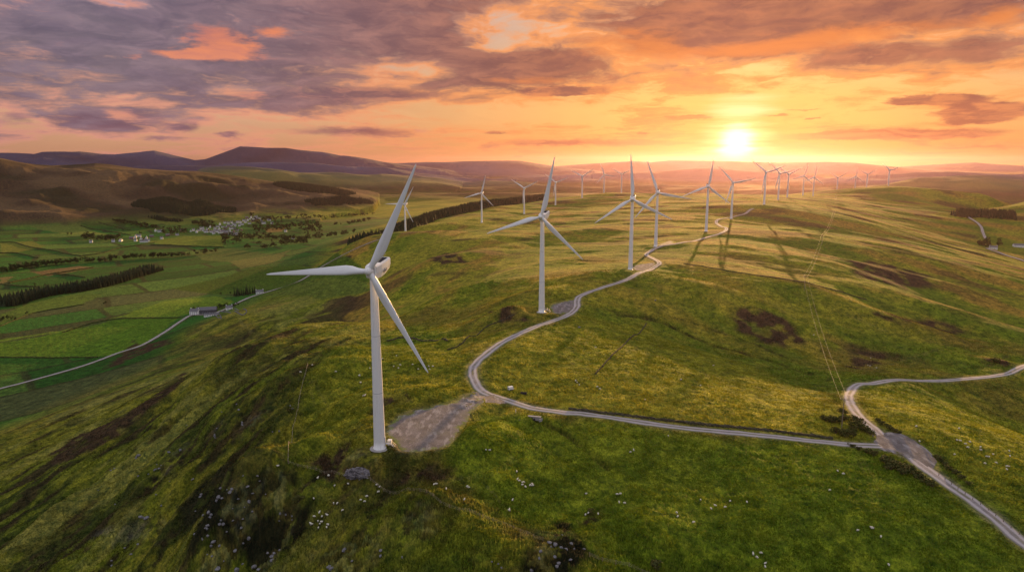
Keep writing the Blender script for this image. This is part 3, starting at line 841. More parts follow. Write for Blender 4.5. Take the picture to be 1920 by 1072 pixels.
def build_road(name, key, lift=.05, cross=9):
    P, h, wid, soft = ROADS[key]
    n = len(P)
    T = np.gradient(P, axis=0); T /= np.linalg.norm(T, axis=1)[:, None]
    Nn = np.stack([T[:, 1], -T[:, 0]], -1)
    jit = smooth1(RNG.normal(0, .30, n), 3); jit2 = smooth1(RNG.normal(0, .30, n), 3)
    co, uv = [], []
    S_ = np.r_[0, np.cumsum(np.linalg.norm(np.diff(P, axis=0), axis=1))]
    for c in range(cross):
        t = c / (cross - 1)
        off = (t - .5) * wid + jit * max(0, .5 - t) * 2 + jit2 * max(0, t - .5) * 2
        p = P + Nn * off[:, None]
        camber = .06 * (1 - (2 * t - 1) ** 2) - .05 * (abs(abs(2 * t - 1) - .48) < .14)
        dist = np.hypot(P[:, 0], P[:, 1])
        zz = h + lift - (.25 * sst(np.arange(n), n - 8, n - 1) if key == 'pad' else .25 * (1 - sst(np.arange(n), 0, 7)) if key == 'branch' else 0) + camber + .0006 * dist * (dist > 600) - (.12 if c in (0, cross - 1) else 0)
        co.append(np.c_[p, zz]); uv.append(np.c_[np.full(n, t), S_ / 6.0])
    co = np.stack(co, 1).reshape(-1, 3); uv = np.stack(uv, 1).reshape(-1, 2)
    i, j = np.meshgrid(np.arange(n - 1), np.arange(cross - 1), indexing='ij')
    q = np.stack([i * cross + j, i * cross + j + 1, (i + 1) * cross + j + 1, (i + 1) * cross + j], -1).reshape(-1, 4)[:, ::-1]
    e = co[q[0]]; 
    if np.cross(e[1] - e[0], e[3] - e[0])[2] < 0: q = q[:, ::-1]
    return tag(link(name, np_mesh(name, co, q, M['track'], True, uv)), kind='structure')
for nm, key, lf in (('gravel_track', 'main', .05), ('gravel_track', 'pad', .035), ('gravel_track', 'branch', .065), ('valley_lane', 'lane', .06), ('valley_lane', 'rlane', .3), ('valley_lane', 'rlane2', .3)):
    build_road(nm, key, lf)

def build_pad(name, key, step=1.6):
    Spts, k = PADS[key]
    bm = bmesh.new()
    lo, hi = Spts.min(0), Spts.max(0)
    ring = Spts + smooth1(RNG.normal(0, 1.1, len(Spts)), 3)[:, None] * (Spts - Spts.mean(0)) / np.linalg.norm(Spts - Spts.mean(0), axis=1)[:, None]
    from mathutils.geometry import delaunay_2d_cdt
    xs, ys = np.meshgrid(np.arange(lo[0], hi[0], step), np.arange(lo[1], hi[1], step))
    d = poly_dist(xs.ravel(), ys.ravel(), ring)
    inn = np.c_[xs.ravel(), ys.ravel()][d < -step * .6]
    pts = [Vector(p) for p in ring] + [Vector(p) for p in inn]
    nr = len(ring)
    vs, es, fs, *_ = delaunay_2d_cdt(pts, [], [list(range(nr))], 1, 1e-4)
    V = np.array([(p[0], p[1]) for p in vs])
    zz = hgrid(V[:, 0], V[:, 1]) + .115
    zp = k[0] * V[:, 0] + k[1] * V[:, 1] + k[2] + .02
    zz = np.maximum(zz, np.minimum(zp, zz + .15))
    dd = poly_dist(V[:, 0], V[:, 1], ring); zz = np.where(dd > -.1, zz - .09, zz)
    me = bpy.data.meshes.new(name); me.from_pydata(np.c_[V, zz].tolist(), [], [tuple(f) for f in fs])
    me.polygons.foreach_set('use_smooth', np.ones(len(me.polygons), bool))
    me.materials.append(M['pad']); me.update()
    li = np.empty(len(me.loops), np.int32); me.loops.foreach_get('vertex_index', li)
    uvl = me.uv_layers.new(name='UVMap'); uvl.data.foreach_set('uv', np.c_[np.clip(-dd, 0, 99) if key in ('near', 'bend', 'third', 'fourth') else np.full(len(dd), 20.0), np.zeros(len(dd))].astype(F32)[li].ravel())
    if len(me.polygons) and me.polygons[0].normal.z < 0: me.flip_normals()
    bm.free()
    return tag(link(name, me), kind='structure')
for key in PADS: build_pad('gravel_ground', key)

# ------------------------------------------------------------------ wind turbines
def turbine_meshes():
    t = {}
    f = MB(); f.lathe([(0, .22), (3.4, .22), (3.55, .10), (3.6, -.8)][::-1], 48); t['foundation'] = f.mesh('foundation', [M['concrete']])
    tw = MB(); r0, r1, h0, h1 = 2.10, 1.28, .22, HUB_H - 2.4
    prof = [(r0 + .25, h0), (r0 + .25, h0 + .18), (r0, h0 + .2)]
    for k in range(1, 25):
        z = h0 + .2 + (h1 - h0 - .2) * k / 24; r = r0 + (r1 - r0) * k / 24
        prof.append((r, z))
    prof.append((0, h1)); tw.lathe(prof, 40); t['tower'] = tw.mesh('tower', [M['white']])
    for k in (8, 16):
        fr = MB(); z = h0 + .2 + (h1 - h0 - .2) * k / 24; r = r0 + (r1 - r0) * k / 24; fr.lathe([(r - .05, z - .07), (r + .022, z - .07), (r + .022, z + .07), (r - .05, z + .07)], 40, smooth=False); t['flange%d' % k] = fr.mesh('flange', [M['door_grey']])
    d = MB(); ang = .25
    mt = Matrix.Rotation(ang, 3, 'Z')
    c = mt @ Vector((r0 + .0, 0, 0)); d.box((c[0], c[1], 3.2), (.24, 1.0, 2.3), 0, mt); t['door'] = d.mesh('door', [M['door_grey']])
    s = MB(); c = mt @ Vector((3.0, 0, 0)); s.box((c[0], c[1], 1.92), (1.8, 1.5, .12), 0, mt)
    for k in range(7):
        c = mt @ Vector((4.0 + k * .28, 0, 0)); s.box((c[0], c[1], 1.75 - k * .24), (.27, 1.2, .07), 0, mt)
    for sx in (-.65, .65):
        a, b, e = mt @ Vector((2.2, sx, 0)), mt @ Vector((3.9, sx, 0)), mt @ Vector((5.9, sx, 0))
        s.tube([(a[0], a[1], 2.95), (b[0], b[1], 2.95), (e[0], e[1], 1.1)], .045, 6)
        s.tube([(b[0], b[1], .3), (b[0], b[1], 2.95)], .045, 6); s.tube([(e[0], e[1], 0.05), (e[0], e[1], 1.1)], .045, 6)
    t['stairs'] = s.mesh('stairs', [M['steel']])
    k = MB(); c = mt @ Vector((3.2, 2.3, 0)); k.box((c[0], c[1], 1.3), (1.3, 1.6, 1.8), 0, mt); k.box((c[0], c[1], 2.24), (1.45, 1.75, .12), 0, mt); t['cabinet'] = k.mesh('cabinet', [M['white']])
    # nacelle: front at -y, long body behind, keel rising to the tail, chamfered roof
    n = MB(); secs = []
    for y, wt, wm, zt, zb in ((-1.9, 1.2, 1.5, 1.2, -1.7), (-1.5, 1.6, 1.95, 1.65, -2.3), (1.6, 1.75, 2.1, 2.15, -2.4), (4.4, 1.8, 2.1, 2.6, -1.75), (7.9, 1.75, 2.05, 3.15, -.35), (8.3, 1.55, 1.85, 3.0, -.05)):
        zm = zt - .45
        secs.append([(-wt, y, zt), (wt, y, zt), (wm, y, zm), (wm, y, (zm + zb) / 2), (wm * .82, y, zb + .15), (wm * .55, y, zb), (-wm * .55, y, zb), (-wm * .82, y, zb + .15), (-wm, y, (zm + zb) / 2), (-wm, y, zm)])
    m_ = len(secs[0]); vs = [p for q in secs for p in q]
    n.add(vs, [(i * m_ + j, (i + 1) * m_ + j, (i + 1) * m_ + (j + 1) % m_, i * m_ + (j + 1) % m_) for i in range(len(secs) - 1) for j in range(m_)] + [tuple(range(m_)), tuple(range((len(secs) - 1) * m_, len(secs) * m_))[::-1]])
    n.tube([(0, 0, -2.6), (0, 0, -1.9)], 1.36, 32)
    me = n.mesh('nacelle', [M['white']])
    bm = bmesh.new(); bm.from_mesh(me); bmesh.ops.recalc_face_normals(bm, faces=bm.faces); bm.to_mesh(me); bm.free(); t['nacelle'] = me
    g = MB(); tl = Matrix.Rotation(.158, 3, 'X'); g.box((0, 4.6, 2.69), (2.9, 5.2, .12), 0, tl); 
    for i in range(7): g.box((0, 2.5 + i * .70, 2.44 + i * .112), (2.8, .16, .07), 0, tl)
    t['roof_grille'] = g.mesh('roof_grille', [M['dark_grille']])
    mk = MB()
    # faint unreadable grey lettering low on the flank (a looping stroke over a bar)
    for x in (2.10, ):
        pts = [(2.5, -.1), (2.6, -.75), (3.0, -.85), (3.0, -.35), (3.3, -.75), (3.45, .35), (3.7, -.55), (4.0, -.25), (4.1, -.6), (4.5, -.15), (4.9, -.35), (5.0, .25), (5.3, .1)]
        for (a, b), (c_, d_) in zip(pts[:-1], pts[1:]): mk.tube([(x, a, b), (x, c_, d_)], .065, 5)
        mk.tube([(x - .02, 2.7, -1.05), (x - .02, 5.1, -.45)], .06, 5)
    t['lettering'] = mk.mesh('lettering', [M['grey_mark']])
    w = MB(); w.tube([(0, 7.6, 3.0), (0, 7.6, 4.2)], .05, 6); w.tube([(-.5, 7.6, 4.0), (.5, 7.6, 4.0)], .035, 6); w.lathe([(.0, .14), (.13, .1), (.13, 0), (0, -.02)][::-1], 10, 0, (.5, 7.6, 4.05)); w.lathe([(.0, .14), (.13, .1), (.13, 0), (0, -.02)][::-1], 10, 0, (-.5, 7.6, 4.05)); t['weather_mast'] = w.mesh('weather_mast', [M['steel']])
    # spinner, axis along -y, centre at origin
    h = MB(); prof = [(0, -2.3), (.45, -2.2), (.9, -1.9), (1.25, -1.35), (1.42, -.6), (1.45, .2), (1.35, .95), (0, .95)]
    nn = 32; vs = [(r * math.cos(2 * math.pi * q / nn), y, r * math.sin(2 * math.pi * q / nn)) for r, y in prof for q in range(nn)]
    h.add(vs, [(i * nn + q, (i + 1) * nn + q, (i + 1) * nn + (q + 1) % nn, i * nn + (q + 1) % nn) for i in range(len(prof) - 1) for q in range(nn)], 0, True)
    me = h.mesh('hub', [M['white']]); bm = bmesh.new(); bm.from_mesh(me); bmesh.ops.remove_doubles(bm, verts=bm.verts, dist=1e-4); bmesh.ops.recalc_face_normals(bm, faces=bm.faces); bm.to_mesh(me); bm.free(); t['hub'] = me
    # blade along +z
    st = [(1.1, 1.85, 1.0, 0), (2.2, 1.85, 1.0, 0), (4.0, 2.2, .78, 10), (6.5, 3.1, .46, 13), (9.0, 3.5, .33, 12), (13, 3.2, .26, 9), (18, 2.65, .22, 6.5), (24, 2.05, .19, 4), (30, 1.5, .17, 2), (35, 1.05, .16, .8), (38.3, .7, .15, 0), (39.6, .38, .15, 0), (40, .08, .15, 0)]
    na = 20; vs = []
    for r, ch, th, tw_ in st:
        tw_ = R(tw_ + 4); a, b = math.cos(tw_), math.sin(tw_)
        circ = np.clip((th - .4) / .6, 0, 1)
        for q in range(na):
            an = 2 * math.pi * q / na
            xc = .5 * (1 + math.cos(an))                       # 0 leading edge .. 1 trailing
            yt = 5 * th * (.2969 * math.sqrt(xc) - .126 * xc - .3516 * xc ** 2 + .2843 * xc ** 3 - .1036 * xc ** 4)
            ex, ey = (xc - .32) * ch, (yt if an < math.pi else -yt) * ch
            cx_, cy_ = .5 * ch * math.cos(an) , .5 * ch * math.sin(an)
            x = ex * (1 - circ) + cx_ * circ; y = ey * (1 - circ) + cy_ * circ
            vs.append((x * a - y * b, x * b + y * a - .0011 * r * r * .6, r))
    bl = MB(); bl.add(vs, [(i * na + q, i * na + (q + 1) % na, (i + 1) * na + (q + 1) % na, (i + 1) * na + q) for i in range(len(st) - 1) for q in range(na)] + [tuple(range((len(st) - 1) * na, len(st) * na))], 0, True)
    me = bl.mesh('blade', [M['blade']]); bm = bmesh.new(); bm.from_mesh(me); bmesh.ops.recalc_face_normals(bm, faces=bm.faces); bm.to_mesh(me); bm.free(); t['blade'] = me
    return t
TM = turbine_meshes()
TURB = [  # hub u, v, base v, first blade angle (clockwise from up as seen), yaw, forced distance, label
    (700, 505, 832, 26, -16, None, 'nearest and largest white wind turbine, standing beside the gravel hardstanding at the track end'),
    (1017, 404, 583, 12, -20, None, 'second nearest white wind turbine, by the small gravel pad where the track bends'),
    (1186, 372, 503, -4, -14, None, 'white wind turbine with one blade straight up, left of the track below its bend'),
    (1233, 361, 460, -20, -14, None, 'white wind turbine half crossed by a neighbouring blade, above the double bend of the track'),
    (1328, 351, 432, 8, -10, None, 'white wind turbine directly below the bright setting sun, left of the upper track'),
    (1375, 338, 402, -42, -12, None, 'wind turbine right of the sun with one blade steeply up, beside the upper track'),
    (1436, 330, 386, -50, -10, None, 'dark turbine just right of the top end of the track, blades in a V'),
    (1462, 328, 373.5, -45, -8, None, 'backlit wind turbine on the ridge, left one of an overlapping pair'),
    (1479, 327, 367, 62, -8, None, 'backlit wind turbine on the ridge, right one of an overlapping pair'),
    (1508, 329, 363, 14, -8, None, 'taller of two close backlit turbines with a blade straight up, behind the ridge line'),
    (1527, 333, 366, 8, -8, None, 'shorter of two close backlit turbines with a blade straight up, behind the ridge line'),
    (1571, 332, None, 60, -5, 3150, 'small backlit turbine above the power line where it meets the skyline'),
    (1605, 330, None, 5, -5, 3300, 'small turbine with one blade straight up, on the shoulder of the right hilltop'),
    (1627, 324, None, 58, -5, 3350, 'small turbine with blades in a Y, just left of the highest right hilltop'),
    (1668, 323, 351, -50, -5, 3000, 'farthest right wind turbine, on top of the right hill'),
    (759, 383, 444, 30, -16, None, 'wind turbine behind the upper blade of the nearest turbine, on the left slope'),
    (903, 361, 416, 14, -14, None, 'wind turbine before the dark forest band, first to the right of the nearest turbine'),
    (983, 354, 402, -57, -14, None, 'wind turbine left of the second nearest turbine, at the end of the forest band'),
    (1042, 342, 384, -52, -12, None, 'wind turbine partly behind the upright blade of the second nearest turbine'),
    (1092, 330, 370, 57, -10, None, 'hazy wind turbine with blades in a Y at the left shoulder of the central hilltop'),
    (1133, 328, None, -21, -10, 2420, 'hazy turbine rising from behind the central hilltop, with its left blade nearly upright'),
    (1166, 327, None, 60, -10, 2480, 'hazy turbine with blades in a Y, behind the central hilltop near the third nearest turbine'),
]
TPOS = []
for i, (u, vh, vb, ph, yaw, fd, lab) in enumerate(TURB):
    D = fd if fd else tdist(vh, vb)
    az, te = ad(u, vh)
    x, y = D * math.sin(az), D * math.cos(az)
    zg = gz(x, y) 
    hz = ZC + D * te - HUB_H                          # height that puts the hub where the photo has it
    z = zg
    print('TURB', i, 'D %.0f ground %.1f want %.1f' % (D, zg, hz))
    TPOS.append((x, y, z))
    root = thing('wind_turbine', lab, 'wind turbine', (x, y, z), R(yaw), 'wind turbines along the ridge')
    link('foundation', TM['foundation'], root)
    tw = link('tower', TM['tower'], root)
    if D < 900:
        link('door', TM['door'], tw); link('flange', TM['flange8'], tw); link('flange', TM['flange16'], tw)
        link('stairs', TM['stairs'], root)
        if i == 0: link('cabinet', TM['cabinet'], root)
    na_ = link('nacelle', TM['nacelle'], root, (0, 0, HUB_H)); na_.scale = (1.15, 1.08, 1.12)
    link('roof_grille', TM['roof_grille'], na_)
    if D < 700:
        link('weather_mast', TM['weather_mast'], na_)
    if i == 0: link('lettering', TM['lettering'], na_)
    hub = Matrix.Translation((0, -3.0, HUB_H + .1)) @ Matrix.Rotation(R(-4), 4, 'X')
    link('hub', TM['hub'], root, mat=hub)
    for k in range(3):
        link('blade', TM['blade'], root, mat=hub @ Matrix.Rotation(R(ph + 120 * k), 4, 'Y'))
# ------------------------------------------------------------------ plants
def cards(rs, centers, radii, n, size, squash=.8):
    """leaf-sized faces spread through clumps"""
    k = rs.integers(0, len(centers), n)
    d = rs.normal(size=(n, 3)); d /= np.linalg.norm(d, axis=1)[:, None]
    r = radii[k] * rs.uniform(.35, 1.0, n) ** .5
    p = centers[k] + d * r[:, None] * np.array([1, 1, squash])
    nrm = d * .7 + rs.normal(size=(n, 3)) * .5; nrm /= np.linalg.norm(nrm, axis=1)[:, None]
    t = np.cross(nrm, rs.normal(size=(n, 3))); t /= np.linalg.norm(t, axis=1)[:, None]
    b = np.cross(nrm, t); s = size * rs.uniform(.6, 1.4, n)[:, None]
    return np.stack([p - t * s, p - b * s * .7, p + t * s, p + b * s * .7], 1).reshape(-1, 3)
def add_cards(mb, v, mi=0):
    n = len(v) // 4; mb.add(v, [(4 * i, 4 * i + 1, 4 * i + 2, 4 * i + 3) for i in range(n)], mi)
def broad_mesh(seed, h=10., w=4.2, n=420, leaf='leaves'):
    rs = np.random.default_rng(seed); tr = MB(); cr = MB()
    base = .28 * h
    tr.tube([(0, 0, -.5), (.1, 0, base), (0, .15, h * .55)], [.32, .24, .10], 7)
    cs, rr = [], []
    for i in range(13):
        a = rs.uniform(0, 6.28); q = rs.uniform(.2, 1) ** .6; z = rs.uniform(.34, .86) * h
        rad = w * math.sin(min(1, (1.02 - z / h) * 1.7 + .15) * 1.57) * q * .72
        c = np.array([rad * math.cos(a), rad * math.sin(a), z]); cs.append(c); rr.append(rs.uniform(.17, .30) * w * 1.1)
        if i < 6: tr.tube([(0, 0, base * rs.uniform(.9, 1.4)), tuple(c * .6 + np.array([0, 0, base * .3])), tuple(c)], [.12, .08, .03], 5)
    add_cards(cr, cards(rs, np.array(cs), np.array(rr), n, .42 * w / 4.2))
    return tr, cr
def conifer_mesh(seed, h=15., w=2.6):
    rs = np.random.default_rng(seed); tr = MB(); cr = MB()
    tr.tube([(0, 0, -.5), (0, 0, h * .5), (0, 0, h * .97)], [.26, .16, .03], 6)
    for i in range(15):
        f = i / 14; z = h * (.12 + .86 * f); r = w * (1 - f) ** .85 + .15
        nb_ = 9 if f < .7 else 6
        for k in range(nb_):
            a = 6.283 * (k + rs.uniform(-.3, .3)) / nb_ + i; L = r * rs.uniform(.7, 1.2); dr = L * rs.uniform(.25, .55); ww = L * .34 + .12
            ca_, sa_ = math.cos(a), math.sin(a)
            cr.add([(0, 0, z + .25), (L * .6 * ca_ - ww * sa_, L * .6 * sa_ + ww * ca_, z - dr * .55), (L * ca_, L * sa_, z - dr), (L * .6 * ca_ + ww * sa_, L * .6 * sa_ - ww * ca_, z - dr * .55)], [(0, 1, 2, 3)])
    return tr, cr
def shrub_mesh(seed, w=1.5, h=1.6, n=260):
    rs = np.random.default_rng(seed); st = MB(); cr = MB()
    cs, rr = [], []
    for i in range(8):
        a = rs.uniform(0, 6.28); q = rs.uniform(0, .8) * w; c = np.array([q * math.cos(a), q * math.sin(a), rs.uniform(.3, .8) * h]); cs.append(c); rr.append(rs.uniform(.3, .5) * w)
        st.tube([(0, 0, -.2), tuple(c * .5), tuple(c)], [.06, .05, .02], 5)
    add_cards(cr, cards(rs, np.array(cs), np.array(rr), n, .19))
    return st, cr
def plant_proto(kind, mk, n, leaf, parts=True):
    out = []
    for i in range(n):
        t, c = mk(i * 7 + len(kind))
        out.append((t.mesh('trunk', [M['bark']]), c.mesh('crown', [M[leaf]])))
    return out
BROAD = plant_proto('b', lambda s: broad_mesh(s), 4, 'leaves'); CONIF = plant_proto('c', lambda s: conifer_mesh(s), 4, 'needles')
SHRUB = plant_proto('s', lambda s: shrub_mesh(s), 4, 'gorse')
def one_mesh(kind, tc, mats):
    """trunk and crown of a far tree as one mesh"""
    a, b = tc; me = bpy.data.meshes.new(kind); bm = bmesh.new(); bm.from_mesh(a)
    n0 = len(bm.faces); bm.from_mesh(b); bm.faces.ensure_lookup_table()
    for i, f in enumerate(bm.faces): f.material_index = 0 if i < n0 else 1
    bm.to_mesh(me); bm.free()
    for m in mats: me.materials.append(m)
    return me
BROAD1 = [one_mesh('tree', t, [M['bark'], M['leaves']]) for t in BROAD]
CONIF1 = [one_mesh('conifer', t, [M['bark'], M['needles']]) for t in CONIF]
def plant(name, proto, label, cat, group, x, y, s=1.0, sz=None, parts=('trunk', 'crown')):
    t, c = proto[int(RNG.integers(len(proto)))]
    o = thing(name, label, cat, (x, y, gz(x, y)), float(RNG.uniform(0, 6.28)), group)
    o.scale = (s, s, sz or s)
    link(parts[0], t, o); link(parts[1], c, o)
    return o
def far_tree(name, protos, label, cat, group, x, y, s, sz=None):
    o = link(name, protos[int(RNG.integers(len(protos)))], loc=(x, y, gz(x, y) - .2)); o.rotation_euler = (0, 0, float(RNG.uniform(0, 6.28))); o.scale = (s, s, sz or s)
    return tag(o, label, cat, group)

# the dark shelter belt of conifers across the left fields
belt = path_px([(27, 574), (66, 562), (106, 553), (159, 546), (221, 532), (265, 519), (306, 507)], 4.6)
Tn = np.gradient(belt, axis=0); Tn /= np.linalg.norm(Tn, axis=1)[:, None]
belt_back = []
for i, p in enumerate(belt):
    for r in range(6):
        if RNG.random() < .05: continue
        if r > 2:
            belt_back.append(p + np.array([-Tn[i, 1], Tn[i, 0]]) * (r * 6 + RNG.normal(0, 1.2)) + Tn[i] * RNG.normal(0, 1.5)); continue
        q = p + np.array([-Tn[i, 1], Tn[i, 0]]) * (r * 6 + RNG.normal(0, 1.2)) + Tn[i] * RNG.normal(0, 1.5)
        s = float(RNG.uniform(.85, 1.2)) * (1.0 if i < len(belt) * .8 else .8)
        plant('conifer_tree', CONIF, 'dark conifer in the long shelter belt that crosses the green fields on the left', 'tree', 'conifers of the shelter belt', q[0], q[1], s * 1.25, s * 1.28)
for i, (u, v) in enumerate([(440, 555), (444, 556), (449, 555), (453, 554), (457, 555), (461, 553), (465, 554), (469, 552), (474, 551), (478, 551), (446, 552), (463, 551)]):
    p = at(u, v); plant('conifer_tree', CONIF, 'tall dark conifer in the grove beside the lane above the farm', 'tree', 'conifers of the lane grove', p[0], p[1], float(RNG.uniform(.95, 1.15)), float(RNG.uniform(1.0, 1.35)))
for u, v in [(409, 580), (413, 579), (417, 578), (421, 577), (424, 576), (412, 577), (362, 585), (372, 582), (440, 577), (446, 574)]:
    p = at(u, v); plant('broadleaf_tree', BROAD, 'dark round tree standing close round the farm buildings by the lane', 'tree', 'trees at the farm', p[0], p[1], float(RNG.uniform(.7, .95)))
for u, v, s in [(197, 572, .8), (2, 604, .8), (8, 601, .9), (15, 599, .9), (22, 600, .8), (30, 601, .7), (50, 590, .65), (65, 536, .8), (85, 536, .6), (414, 553, .6), (432, 552, .55)]:
    p = at(u, v); plant('broadleaf_tree', BROAD, 'round dark tree or bush standing by a field edge left of the farm', 'tree', 'trees along the near field edges', p[0], p[1], s)

def scatter_line(px, n, wid, dmax=9000):
    P = path_px(px, 3.0, dmax); k = RNG.integers(0, len(P), n)
    return P[k] + RNG.normal(0, wid, (n, 2))
def scatter_poly(px, n, dmax=9000):
    W = np.array([at(u, v, dmax)[:2] for u, v in px]); lo, hi = W.min(0), W.max(0); out = []
    for _ in range(400):
        q = RNG.uniform(lo, hi, (200, 2)); q = q[poly_dist(q[:, 0], q[:, 1], W) < 0]; out += list(q)
        if len(out) >= n: break
    return np.array(out[:n]).reshape(-1, 2)
HK = 1.35
HEDGEROW = 'trees of the stream-side belt'
for q in scatter_line([(0, 513), (53, 503), (88, 499), (124, 495), (159, 492), (186, 492)], 44, 6): far_tree('broadleaf_tree', BROAD1, 'bushy dark tree in the winding tree belt below the village fields', 'tree', HEDGEROW, q[0], q[1], float(RNG.uniform(1.0, 1.7)))
for q in scatter_line([(186, 492), (212, 489), (240, 486), (265, 484), (300, 483), (328, 482)], 26, 5): far_tree('broadleaf_tree', BROAD1, 'bushy dark tree in the winding tree belt below the village fields', 'tree', HEDGEROW, q[0], q[1], float(RNG.uniform(.9, 1.5)))
VT = 'trees around the village'
for px, n, wid in [([(213, 416), (240, 420), (294, 428)], 20, 4), ([(153, 447), (170, 446), (190, 449)], 12, 6), ([(196, 449), (214, 450), (229, 450)], 8, 6), ([(305, 437), (325, 436), (348, 436)], 14, 10), ([(360, 421), (380, 423), (403, 425)], 13, 6),
                   ([(454, 446), (500, 448), (540, 452), (577, 455)], 28, 9), ([(540, 431), (570, 432), (600, 436)], 12, 9)]:
    for q in scatter_line(px, n, wid): far_tree('broadleaf_tree', BROAD1, 'dark round tree in one of the tree rows around the valley village', 'tree', VT, q[0], q[1], float(RNG.uniform(1.0, 1.8)))
for px, n in [([(415, 448), (441, 445), (445, 458), (418, 460)], 8), ([(471, 415), (520, 412), (545, 425), (520, 437), (478, 436)], 30), ([(535, 405), (578, 402), (580, 411), (540, 412)], 12), ([(565, 430), (598, 432), (600, 444), (570, 445)], 9),
              ([(449, 462), (471, 461), (471, 467), (449, 468)], 5), ([(466, 402), (484, 401), (484, 406), (466, 407)], 6), ([(390, 435), (450, 425), (460, 440), (400, 444)], 10)]:
    for q in scatter_poly(px, n): far_tree('broadleaf_tree', BROAD1, 'dark round tree in one of the tree clumps around the valley village', 'tree', VT, q[0], q[1], float(RNG.uniform(1.0, 1.8)))
for u, v, lab in [(264, 441, 'tall lone dark tree standing among the white houses at the left end of the village'), (483, 459, 'lone round tree in the pale field below the village woods, left one'), (488, 458, 'lone round tree in the pale field below the village woods, right one'),
                  (127, 441, 'pair of round trees in the upper field left of the village, left tree'), (134, 441, 'pair of round trees in the upper field left of the village, right tree'), (231, 433, 'small lone tree in the field above the left end of the village')]:
    p = at(u, v); far_tree('broadleaf_tree', BROAD1, lab, 'tree', None, p[0], p[1], 1.3 if u != 231 else .9, 1.7 if u == 264 else None)
for q in scatter_poly([(1828, 458), (1850, 452), (1880, 455), (1893, 464), (1870, 465), (1840, 463)], 16): far_tree('broadleaf_tree', BROAD1, 'dark tree in the clump behind the white cottage far out on the right', 'tree', 'trees behind the right cottage', q[0], q[1], float(RNG.uniform(1.0, 1.7)))

# far plantations that read as one dark mass
def wood(name, pts, label, hlo, hhi, cat='wood'):
    n = len(pts); rs = np.random.default_rng(n); k = 6; tiers = ((.0, .62, .27), (.26, .85, .20), (.52, 1.0, .12))
    z = hgrid(pts[:, 0], pts[:, 1]); h = rs.uniform(hlo, hhi, n); co, tr = [], []; o = 0
    for b0, t0, r0 in tiers:
        a = rs.uniform(0, 6.28, n)[:, None] + np.arange(k)[None] * 6.283 / k
        rad = (h * r0)[:, None] * rs.uniform(.7, 1.3, (n, k))
        ring = np.stack([pts[:, 0:1] + rad * np.cos(a), pts[:, 1:2] + rad * np.sin(a), (z + h * b0)[:, None] + rs.uniform(-.06, .06, (n, k)) * h[:, None]], -1)
        tip = np.stack([pts[:, 0] + rs.normal(0, .2, n), pts[:, 1] + rs.normal(0, .2, n), z + h * t0], -1)[:, None]
        co.append(np.concatenate([ring, tip], 1).reshape(-1, 3))
        i = o + np.arange(n)[:, None] * (k + 1)
        tr.append(np.stack([i + np.arange(k), i + (np.arange(k) + 1) % k, np.repeat(i + k, k, 1)], -1).reshape(-1, 3)); o += n * (k + 1)
    me = np_mesh(name, np.concatenate(co), np.zeros((0, 4)), M['needles'], False, tris=np.concatenate(tr))
    return tag(link(name, me), label, cat, None, 'stuff')
def fill(px, step, dmax=9000):
    W = np.array([at(u, v, dmax)[:2] for u, v in px]); lo, hi = W.min(0), W.max(0)
    xs, ys = np.meshgrid(np.arange(lo[0], hi[0], step), np.arange(lo[1], hi[1], step))
    q = np.c_[xs.ravel(), ys.ravel()] + RNG.normal(0, step * .22, (xs.size, 2))
    return q[poly_dist(q[:, 0], q[:, 1], W) < 4 * RNG.normal(0, 1, len(q))]
wood('conifer_wood', np.array(belt_back), 'crowded rear rows of the dark shelter belt that crosses the green fields on the left', 15, 21)
edge = np.array([(ad(u, v)[0], d) for u, v, d in [(652, 439, 1290), (715, 432, 1370), (780, 421, 1520), (845, 404, 1760), (900, 394, 1930), (960, 383, 2120), (1022, 370, 2300)]])
fa = RNG.uniform(edge[0, 0], edge[-1, 0], 3400); fd_ = np.interp(fa, edge[:, 0], edge[:, 1]) + 12 + RNG.uniform(0, 1, 3400) ** .8 * 130
fz = hgrid(fd_ * np.sin(fa), fd_ * np.cos(fa))
wood('conifer_wood', np.c_[fd_ * np.sin(fa), fd_ * np.cos(fa)], 'long dark band of conifer forest along the far left edge of the turbine hill', 17, 24)
wood('conifer_wood', fill([(247, 385), (261, 377), (330, 375), (380, 379), (441, 392), (441, 398), (380, 405), (326, 401), (280, 393)], 6.5), 'large dark plantation on the brown moor slope above the village', 12, 18)
wood('conifer_wood', fill([(277, 408), (300, 408), (343, 414), (338, 417), (300, 414)], 5.5), 'narrow dark wood on the slope below the large moor plantation', 10, 15)
wood('conifer_wood', fill([(512, 346), (560, 346), (640, 357), (668, 364), (600, 363), (540, 355)], 10), 'distant dark forest strip at the head of the valley under the purple mountains', 14, 20)
wood('conifer_wood', fill([(570, 378), (620, 372), (690, 376), (700, 382), (640, 385), (590, 386)], 9), 'hazy dark wood on the valley floor beyond the village', 12, 18)
wood('conifer_wood', fill([(1785, 404), (1808, 408), (1850, 409), (1904, 412), (1901, 403), (1860, 400), (1800, 399)], 6.5), 'rectangular dark plantation far out on the right hillside', 13, 17)

